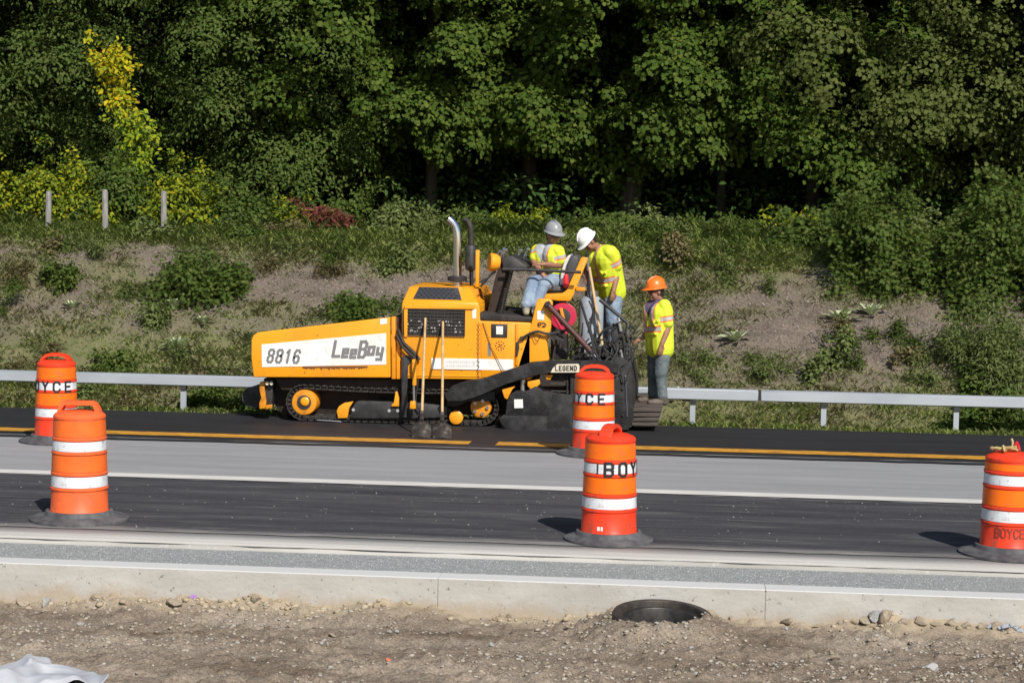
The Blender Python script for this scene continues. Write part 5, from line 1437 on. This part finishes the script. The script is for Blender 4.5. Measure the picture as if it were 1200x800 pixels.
def trunk_mesh(rng, h, r, lean=0.3, limbs=7, z0=1.8):
    mb = MB(); pts = [V((0, 0, -.3))]
    x = y = 0
    for k in range(1, 9):
        x += rng.normal() * .12 * lean; y += rng.normal() * .12 * lean; pts.append(V((x, y, h * k / 8)))
    mb.tube(pts, [r * (1.25 if i == 0 else 1) * (1 - .85 * i / 8) for i in range(9)], 10)
    for k in range(limbs):
        t = z0 / h + (0.9 - z0 / h) * k / limbs; i = min(7, int(t * 8)); p = pts[i].lerp(pts[i + 1], t * 8 - i)
        a = rng.uniform(0, 6.28); L_ = 2.6 * (1 - t * .6)
        q = [p + V((math.cos(a) * L_ * s, math.sin(a) * L_ * s, L_ * .42 * s + rng.normal() * .08)) for s in (0, .33, .66, 1)]
        mb.tube(q, [r * .42 * (1 - t * .5) * (1 - s * .8) for s in (0, .33, .66, 1)], 7)
    me = D.meshes.new('trunk'); mb.bm.to_mesh(me); mb.bm.free(); me.polygons.foreach_set('use_smooth', [True] * len(me.polygons)); return me
def crown_mesh(seed, R_, z0, z1, nclump, nspray, per, size, tpl, crad=1.15):
    rng = np.random.default_rng(seed); C_, N_, RR = [], [], []
    for k in range(nclump):
        t = (k + rng.random()) / nclump; z = z0 + (z1 - z0) * t ** 1.15
        prof = math.sin(math.pi * (.22 + .70 * t)) ** .6
        a = rng.uniform(0, 2 * math.pi); rr = R_ * prof * rng.uniform(.35, 1.05)
        cc = np.array([math.cos(a) * rr, math.sin(a) * rr, z]); out = np.array([math.cos(a), math.sin(a), 0])
        cr = crad * rng.uniform(.65, 1.25)
        d = unit(rng.normal(size=(nspray, 3)) + out * .9 + np.array([0, 0, .55]))
        C_.append(cc + d * cr * rng.uniform(.55, 1, (nspray, 1)) * np.array([1, 1, .72])); N_.append(unit(d * .55 + out * .25 + np.array([0, 0, .55]) + rng.normal(size=(nspray, 3)) * .2))
        RR.append(rng.uniform(.24, .50, nspray))
    c, n, t, s = sprays(rng, np.concatenate(C_), np.concatenate(N_), np.concatenate(RR), per, size)
    k = c[:, 2] > z0 - .9
    return leaf_mesh('crown', c[k], n[k], t[k], s[k], tpl)
rng0 = np.random.default_rng(11)
TR = [trunk_mesh(np.random.default_rng(i), 11, .11 + .03 * i) for i in range(4)]
for m_ in TR: m_.materials.append(M['bark'])
KINDS = {}
for key, a, mt in (('m1', (1, 3.2, 1.9, 12, 112, 10, 88, .102, MAPLE), GREEN), ('m2', (2, 3.4, 1.4, 12, 118, 10, 88, .102, MAPLE), GREEN), ('g1', (3, 3.1, .6, 12, 128, 10, 74, .092, OVAL), GREY),
                   ('g2', (4, 3.1, .3, 12, 132, 10, 74, .092, OVAL), GREY), ('o1', (5, 3.3, 1.8, 12, 118, 10, 76, .088, MAPLE), OLIVE), ('d1', (6, 3.3, .6, 12, 64, 9, 34, .17, MAPLE), DARK)):
    KINDS[key] = crown_mesh(*a); KINDS[key].materials.append(mt)
def tree(px, Y, key, label, rz=0, sc=1.0, group=None, ti=0, lean=0):
    x = P(px, 240, Y).x; g = float(H(x, Y)) - .05
    t = thing('broadleaf_tree', label, 'tree', (x, Y, g), group or 'trees of the wood behind the bank')
    t.rotation_euler.z = rz; t.scale = (sc, sc, sc)
    for nm, me in (('trunk', TR[ti % 4]), ('crown', KINDS[key])):
        o = D.objects.new(nm, me); COL.objects.link(o); o.parent = t
    return t
front = [(-70, 41.5, 'g2', 'grey green leafy tree at the far edge behind the yellow bushes'), (60, 40.6, 'g1', 'dull grey green tree standing behind the yellow climbing vine'),
         (175, 42.0, 'g2', 'grey green tree with foliage down to the bushes, right of the yellow vine'), (290, 41.0, 'g1', 'grey green tree behind the dark red sumac'),
         (395, 42.2, 'm2', 'maple above the red sumac and the hopper of the paver'), (505, 41.4, 'm1', 'green maple whose crown hangs above the exhaust stacks'),
         (620, 42.3, 'm2', 'green maple whose low boughs hang above the grey hard hat'), (735, 41.2, 'm1', 'bright green maple with its grey trunk showing behind the white hard hat'),
         (845, 41.6, 'm1', 'bright green maple with hollow dark space under its crown'), (950, 41.4, 'm2', 'leafy maple over the bare top of the bank'),
         (1060, 41.0, 'o1', 'olive green oak behind the large green bush'), (1165, 41.8, 'o1', 'pale olive oak near the orange leaved sapling'), (1275, 41.0, 'o1', 'olive oak at the end of the bank')]
for i, (px, Y, k, lab) in enumerate(front): tree(px, Y, k, lab, rz=i * 1.9 + .4, sc=(1.0, 1.06, .95)[i % 3], ti=i)
for i in range(14):
    px = -140 + i * 118 + (i % 3) * 18
    tree(px, 46.2 + (i % 3) * .8, ('d1', 'm2', 'g2')[i % 3], 'shaded tree deep in the wood behind the front trees', rz=i * 2.3, sc=1.08, group='shaded trees deep in the wood', ti=i + 1)
# far wood: one mass of leaves that closes the view
def mass(name, n, x0, x1, y0, y1, zlo, zhi, size, tpl, mt):
    rng = np.random.default_rng(n); per = 30; m = n // per
    cc = np.stack([rng.uniform(x0, x1, m), rng.uniform(y0, y1, m), np.zeros(m)], 1); cc[:, 2] = H(cc[:, 0], cc[:, 1]) + rng.uniform(zlo, zhi, m)
    c, nr, t, s = sprays(rng, cc, unit(rng.normal(size=(m, 3)) * .5 + np.array([0, -.4, .6])), rng.uniform(.5, 1.0, m), per, size)
    return tag(link_mesh(name, leaf_mesh(name, c, nr, t, s, tpl), mt), kind='stuff')
mass('woods', 170000, -30, 26, 51, 60, 0, 13, .38, OVAL, DARK)
mass('woods_far_side', 60000, -52, -22, 40, 62, 0, 14, .34, OVAL, DARK)
mass('woods_far_side', 50000, 20, 44, 40, 62, 0, 14, .34, OVAL, DARK)
mass('undergrowth', 24000, -17, 17, 39.8, 46, 0, 1.0, .14, OVAL, DARK)

def shrub(name, label, cat, px, py, w, h, d, n, size, tpl, mt, group=None, Y=None, seed=1, stem=True, fill_=.55):
    """bush: leaf sprays over a lumpy mound on a few stems; px, py = its foot; w, h in photo pixels"""
    g = T(px, py) if Y is None else V((P(px, py, Y).x, Y, 0)); g.z = float(H(g.x, g.y)) - .02
    k = F / g.y; W_, H_, D_ = w / k / 2, h / k, d / 2
    t = thing(name, label, cat, g, group)
    rng = np.random.default_rng(seed); per = 26; m = max(4, n // per); nl = max(3, m // 14)
    lc = np.stack([rng.uniform(-.92, .92, nl), rng.uniform(-.7, .7, nl), rng.uniform(.10, .85, nl)], 1)
    lc[:, 2] *= .45 + .75 * vnoise(lc[:, 0] * 2.6 + seed * 3.7, lc[:, 1] * 1.2, seed % 13)
    lc[:, 2] *= np.clip(1.15 - .75 * (lc[:, 0] ** 2 + lc[:, 1] ** 2), .2, 1)
    pk = rng.integers(0, nl, m); dd = unit(rng.normal(size=(m, 3)) + np.array([0, 0, .45]))
    cc = (lc[pk] + dd * np.array([.30, .34, .24]) * rng.uniform(.5, 1.1, (m, 1))) * np.array([W_, D_, H_])
    cc[:, 2] = np.clip(cc[:, 2], .03, None)
    ns = max(3, int(m * .10)); sx = rng.uniform(-.9, .9, ns); hh = (1.02 + .38 * rng.random(ns)) * (1 - .55 * sx ** 2); tt = rng.random(ns) * .5 + .5     # ragged upright shoots
    sh_ = np.stack([sx * W_ * (1 + .15 * rng.random(ns)) + rng.normal(size=ns) * .05, rng.uniform(-.6, .6, ns) * D_, hh * tt * H_], 1)
    cc = np.concatenate([cc, sh_]); dd = np.concatenate([dd, unit(rng.normal(size=(ns, 3)) * .5 + np.array([0, -.2, .8]))]); m += ns
    rsz = np.concatenate([rng.uniform(.5, 1.2, m - ns), rng.uniform(.25, .6, ns)])
    c, nr, tp, s = sprays(rng, cc, unit(dd * .7 + np.array([0, -.1, .6])), rsz * min(.32, .42 * W_ + .05), per, size, .4, .5)
    slope_ = H(c[:, 0] + g.x, c[:, 1] + g.y) - g.z - .02
    c[:, 2] = np.maximum(c[:, 2] + slope_ * np.clip(1 - c[:, 2] / max(H_, .1) * .6, 0, 1), slope_ + .02)
    me = leaf_mesh('foliage', c, nr, tp, s, tpl); me.materials.append(mt)
    o = D.objects.new('foliage', me); COL.objects.link(o); o.parent = t; ORG[o] = g
    if stem:
        mb = MB(); r_ = random.Random(seed)
        for q in range(5):
            e = V(lc[q % nl] * np.array([W_, D_, H_]) * .9)
            mb.tube([g + V((r_.uniform(-.05, .05), 0, -.05)), g + e * .5 + V((0, 0, .05)), g + e], [.018, .013, .007], 5)
        mb.build('stem', M['bark'], t)
    return t
# yellow bushes and vine on the left
for i, (px, w, h, lab, mt) in enumerate(((-10, 110, 58, 'yellow green bush at the outer end of the fence post row', YGRN), (62, 100, 62, 'yellow green bush behind the outermost fence post', YGRN), (105, 70, 50, 'yellow leaved bush behind the middle fence post', YGRN),
                             (150, 90, 62, 'green and yellow bush at the foot of the yellow vine', BUSH), (215, 84, 60, 'yellow green bush behind the fence post nearest the paver', YGRN), (262, 74, 46, 'green bush with a few yellow leaves past the last fence post', BUSH))):
    shrub('shrub', lab, 'shrub', px, 266, w * 1.15, h * 1.25, 1.8, 8500, .088, OVAL, mt, 'bushes along the old fence', 36.6 + .2 * (i % 2), 40 + i)
g = P(160, 250, 37.0); g.z = float(H(g.x, 37.0))
vn = thing('climbing_vine', 'bright yellow vine climbing high up a tree behind the fence posts', 'vine', g)
rng = np.random.default_rng(9)
vp_ = [(152, 245), (168, 225), (160, 210), (172, 195), (178, 180), (160, 172), (168, 158), (148, 150), (150, 168), (160, 188), (140, 128), (132, 112), (118, 100), (135, 95), (144, 108), (128, 84), (122, 72), (136, 70), (108, 68), (146, 75), (102, 58), (155, 140), (186, 150), (172, 142), (145, 200), (178, 210), (142, 120), (126, 118), (188, 175), (130, 60), (116, 64)]
cc, dd_ = [], []
for x, y in vp_:
    for k in range(3):
        q = P(147 + (x - 147) * .72 + rng.normal() * 3.5, y + rng.normal() * 6, 37.1 + rng.uniform(-.4, .35)); cc.append(q[:])
cc = np.array(cc)
up_part = cc[:, 2] > P(150, 132, 37.1).z
for nm, k, mt in (('yellow_foliage', up_part, YELL), ('green_foliage', ~up_part, YVIN)):
    c, nr, tp, s = sprays(rng, cc[k], unit(rng.normal(size=(k.sum(), 3)) * .35 + np.array([.2, -.7, .5])), rng.uniform(.10, .27, k.sum()), 22, .10, .5, .45)
    me = leaf_mesh(nm, c, nr, tp, s, OVAL); link_mesh(nm, me, mt, vn); me.transform(Matrix.Translation(-g))
mb = MB(); mb.tube(spline([g, P(160, 205, 37.2), P(165, 165, 37.3), P(140, 118, 37.3), P(122, 70, 37.2)], 5), .03, 6); mb.build('stem', M['bark'], vn)
shrub('sumac', 'dark red sumac bush under the maples above the hopper', 'shrub', 378, 256, 76, 42, 1.4, 2000, .12, LANCE * 1.3, SUMAC, None, 36.5, 61)
shrub('sapling', 'young tree with orange and red leaves beside the pale oak', 'shrub', 1192, 256, 60, 75, 1.4, 900, .12, OVAL, leaf_mat('orange_leaf', [(.30, .09, .015), (.16, .12, .02), (.06, .10, .02), (.34, .14, .02)]), None, 38.0, 62)
# understory green along the wood edge
for i, (px, w, h) in enumerate(((300, 90, 52), (345, 80, 40), (430, 90, 44), (480, 80, 34), (545, 80, 26), (610, 80, 30), (700, 80, 24), (770, 90, 32), (840, 80, 26), (920, 90, 30), (985, 70, 54), (1090, 90, 50))):
    shrub('shrub', 'leafy green shrub along the shaded edge of the wood', 'shrub', px, 262, w, h, 1.6, 2800, .09, OVAL, (BUSH, YGRN, BUSH, WEED)[i % 4], 'shrubs along the edge of the wood', 37.0 + .4 * (i % 3), 80 + i)
# big bushes on the bank
shrub('shrub', 'big dark green bush on the bank above the two pale rosettes', 'shrub', 1028, 328, 108, 92, 2.0, 14500, .088, PINN, BUSH, None, 32.4, 91)
shrub('shrub', 'dense dark green bush on the bank at the edge beyond the two pale rosettes', 'shrub', 1172, 358, 112, 112, 2.2, 16500, .088, PINN, BUSH, None, 31.9, 92)
shrub('shrub', 'light green bush with long leaves on top of the bank beside the big bush', 'shrub', 940, 278, 70, 42, 1.3, 2600, .11, PINN, BUSH, None, 34.3, 93)
shrub('shrub', 'low spreading dark green bush on the bank below the last fence post', 'shrub', 232, 345, 100, 50, 1.6, 5600, .078, PINN, BUSH, None, None, 94)
shrub('shrub', 'flat bright green patch of low shrub just above the hopper', 'shrub', 425, 374, 90, 24, 1.2, 2800, .07, PINN, BUSH, None, None, 95)
shrub('shrub', 'tall feathery green weeds behind the guardrail near the ribboned drum', 'shrub', 1150, 440, 90, 76, 1.4, 6500, .09, LANCE, WEED, None, None, 96)
shrub('shrub', 'leafy weeds under the guardrail near the ribboned drum', 'shrub', 1165, 495, 110, 46, .9, 5000, .07, OVAL, BUSH, None, 27.9, 97)
shrub('shrub', 'leafy green weeds under the guardrail just in front of the hopper', 'shrub', 262, 482, 90, 34, .9, 4200, .07, OVAL, BUSH, None, 27.8, 98)
# weeds: feathery tufts on the bank
wd = []
random.seed(17)
spots = [(random.uniform(0, 1200), random.choice([random.uniform(405, 480), random.uniform(405, 480), random.uniform(270, 400)]), random.uniform(16, 50), random.uniform(12, 34)) for _ in range(42)] + [(395, 310, 34, 46), (468, 318, 30, 58), (30, 330, 44, 50), (108, 305, 34, 44), (70, 338, 46, 60), (12, 365, 30, 44), (150, 350, 20, 44), (790, 310, 40, 44), (835, 325, 38, 60), (862, 300, 24, 40), (285, 280, 40, 30), (505, 278, 34, 32),
         (975, 400, 32, 46), (985, 425, 30, 54), (1036, 402, 40, 46), (1000, 428, 30, 40), (960, 445, 22, 44), (1140, 410, 34, 40), (900, 340, 20, 24), (760, 282, 44, 30), (580, 276, 50, 26), (720, 275, 40, 26), (340, 275, 50, 26), (90, 292, 40, 30), (245, 268, 50, 34), (560, 270, 40, 24), (1080, 450, 34, 30), (60, 420, 30, 40), (180, 280, 40, 30), (865, 280, 40, 26)]
for i, (x, y, w, h) in enumerate(spots):
    shrub('weed_clump', 'small wild weed clump growing among the grass of the bank', 'weed', x, y, w, h * .85, .5, 160 + int(w * h * .35), .075, (LANCE, OVAL, LANCE)[i % 3], (WEED, BUSH, GREY, WEED, DRYW)[i % 5], 'weed clumps on the bank', None, 120 + i, stem=False)
# pale rosettes (mullein)
def rosette_mesh(seed):
    rng = np.random.default_rng(seed); n = 16; a = np.linspace(0, 2 * math.pi * 2.4, n); el = np.linspace(.2, 1.15, n); L_ = np.linspace(.30, .14, n)
    d = np.stack([np.cos(a) * np.cos(el), np.sin(a) * np.cos(el), np.sin(el)], 1)
    tpl = np.array([(0, -.5), (.16, -.1), (.15, .2), (0, .5), (-.15, .2), (-.16, -.1)])
    nrm = unit(np.stack([-np.cos(a) * np.sin(el), -np.sin(a) * np.sin(el), np.cos(el)], 1) + rng.normal(size=(n, 3)) * .12)
    me = leaf_mesh('mullein', d * L_[:, None] * .55 + np.array([0, 0, .02]), nrm, d, L_, tpl); me.materials.append(MULL); return me
ros = [rosette_mesh(k) for k in range(3)]
for i, (x, y, s, lab) in enumerate(((985, 378, 1.25, 'pale mullein rosette on the bank below the big bush, nearer the standing man'), (1022, 372, 1.25, 'pale mullein rosette on the bank below the big bush, farther from the standing man'),
        (863, 402, 1.1, 'pale mullein rosette on the bank just beyond the standing man'), (205, 362, 1.0, 'pale mullein rosette on the bank below the low spreading bush'), (208, 408, 1.0, 'pale mullein rosette low on the bank above the guardrail'),
        (238, 380, .8, 'small mullein rosette on the bare soil toward the hopper'), (793, 470, 1.2, 'pale rosette under the guardrail beside the standing man'), (85, 362, .8, 'small pale mullein rosette above the drum in front of the guardrail'))):
    g = T(x, y); o = D.objects.new('mullein', ros[i % 3]); COL.objects.link(o); o.location = g; o.scale = (s, s, s); o.rotation_euler.z = i
    tag(o, lab, 'mullein', 'pale mullein rosettes on the bank')

# grass: blades in tufts over the bank
def grass(name, n, zone, dens, lmin, lmax, mt, seed, wid=.010, per=14):
    rng = np.random.default_rng(seed); m = n // per
    x = rng.uniform(zone[0], zone[1], m); y = rng.uniform(zone[2], zone[3], m)
    k = rng.random(m) < dens(x, y); x, y = x[k], y[k]; m = len(x)
    L_ = lmin + (lmax - lmin) * rng.random(m) ** 1.6
    bx = (x[:, None] + rng.normal(size=(m, per)) * .085).ravel(); by = (y[:, None] + rng.normal(size=(m, per)) * .085).ravel()
    l = (L_[:, None] * rng.uniform(.5, 1.1, (m, per))).ravel(); a = rng.uniform(0, 6.28, len(bx)); ln = rng.uniform(.3, 1.2, len(bx))
    b = np.stack([bx, by, H(bx, by) - .01], 1); d = np.stack([np.cos(a) * ln, np.sin(a) * ln, np.ones(len(bx))], 1); d = unit(d)
    s = np.stack([-np.sin(a), np.cos(a), np.zeros(len(bx))], 1) * wid
    mid = b + d * l[:, None] * .55; tip = b + d * l[:, None] + np.stack([np.cos(a), np.sin(a), -.6 * np.ones(len(bx))], 1) * (l * .22)[:, None]
    v = np.stack([b - s, b + s, mid + s * .7, tip, mid - s * .7], 1)
    me = D.meshes.new(name); fill(me, v.reshape(-1, 3), np.arange(len(bx) * 5), 5)
    return tag(link_mesh(name, me, mt), kind='stuff')
GR1 = leaf_mat('green_grass', [(.32, .42, .10), (.40, .48, .14), (.46, .50, .18), (.27, .36, .085)], .5)
GR2 = leaf_mat('dry_grass', [(.36, .31, .18), (.42, .37, .23), (.30, .27, .14), (.28, .29, .11)], .4)
patch = lambda x, y, sd: np.clip(fbm(x * 1.1, y * 1.1, 3, sd) * 3.4 - 1.2, .03, 1)
grass('bank_grass', 420000, (-14, 11, 26.3, 33.2), lambda x, y: np.clip(turf(x, y) + .02, 0, 1) * patch(x, y, 71), .03, .14, GR1, 1, .0042, 12)
grass('dry_bank_grass', 480000, (-14, 11, 26.6, 33.4), lambda x, y: np.clip(turf(x, y) + .05, 0, 1) * patch(x, y, 75), .03, .14, GR2, 2, .0036, 12)
grass('meadow_grass', 170000, (-15, 12, 32.8, 36.8), lambda x, y: .35 + .65 * fbm(x * .8, y * .8, 3, 78), .07, .24, GR1, 3, .0055)
grass('tall_weeds', 60000, (-15, 12, 35.0, 37.8), lambda x, y: np.clip(fbm(x * .7, y * .7, 3, 79) * 3 - .9, 0, 1) * np.where(x < -4.5, .25, 1), .2, .5, WEED2, 4, .011)
grass('shoulder_grass', 140000, (-13, 11, Y_PE + .15, 27.0), lambda x, y: .2 + .5 * fbm(x * .8, y * 1.5, 3, 80), .04, .16, GR1, 5, .0045)
grass('dry_shoulder_grass', 80000, (-13, 11, Y_PE + .3, 27.4), lambda x, y: .2 + .5 * fbm(x * .8, y * 1.5, 3, 83), .04, .16, GR2, 6, .0045)

# small stones washed out of the bank
pebbles('bank_gravel', 30000, (-12, 10, 28, 33.2), H, .006, .026, pebble_mat('bank_stones', [(.20, .165, .135), (.28, .235, .195), (.15, .125, .10), (.36, .32, .28)]), lambda x, y: np.clip(1 - turf(x, y) * 1.3, .03, 1))
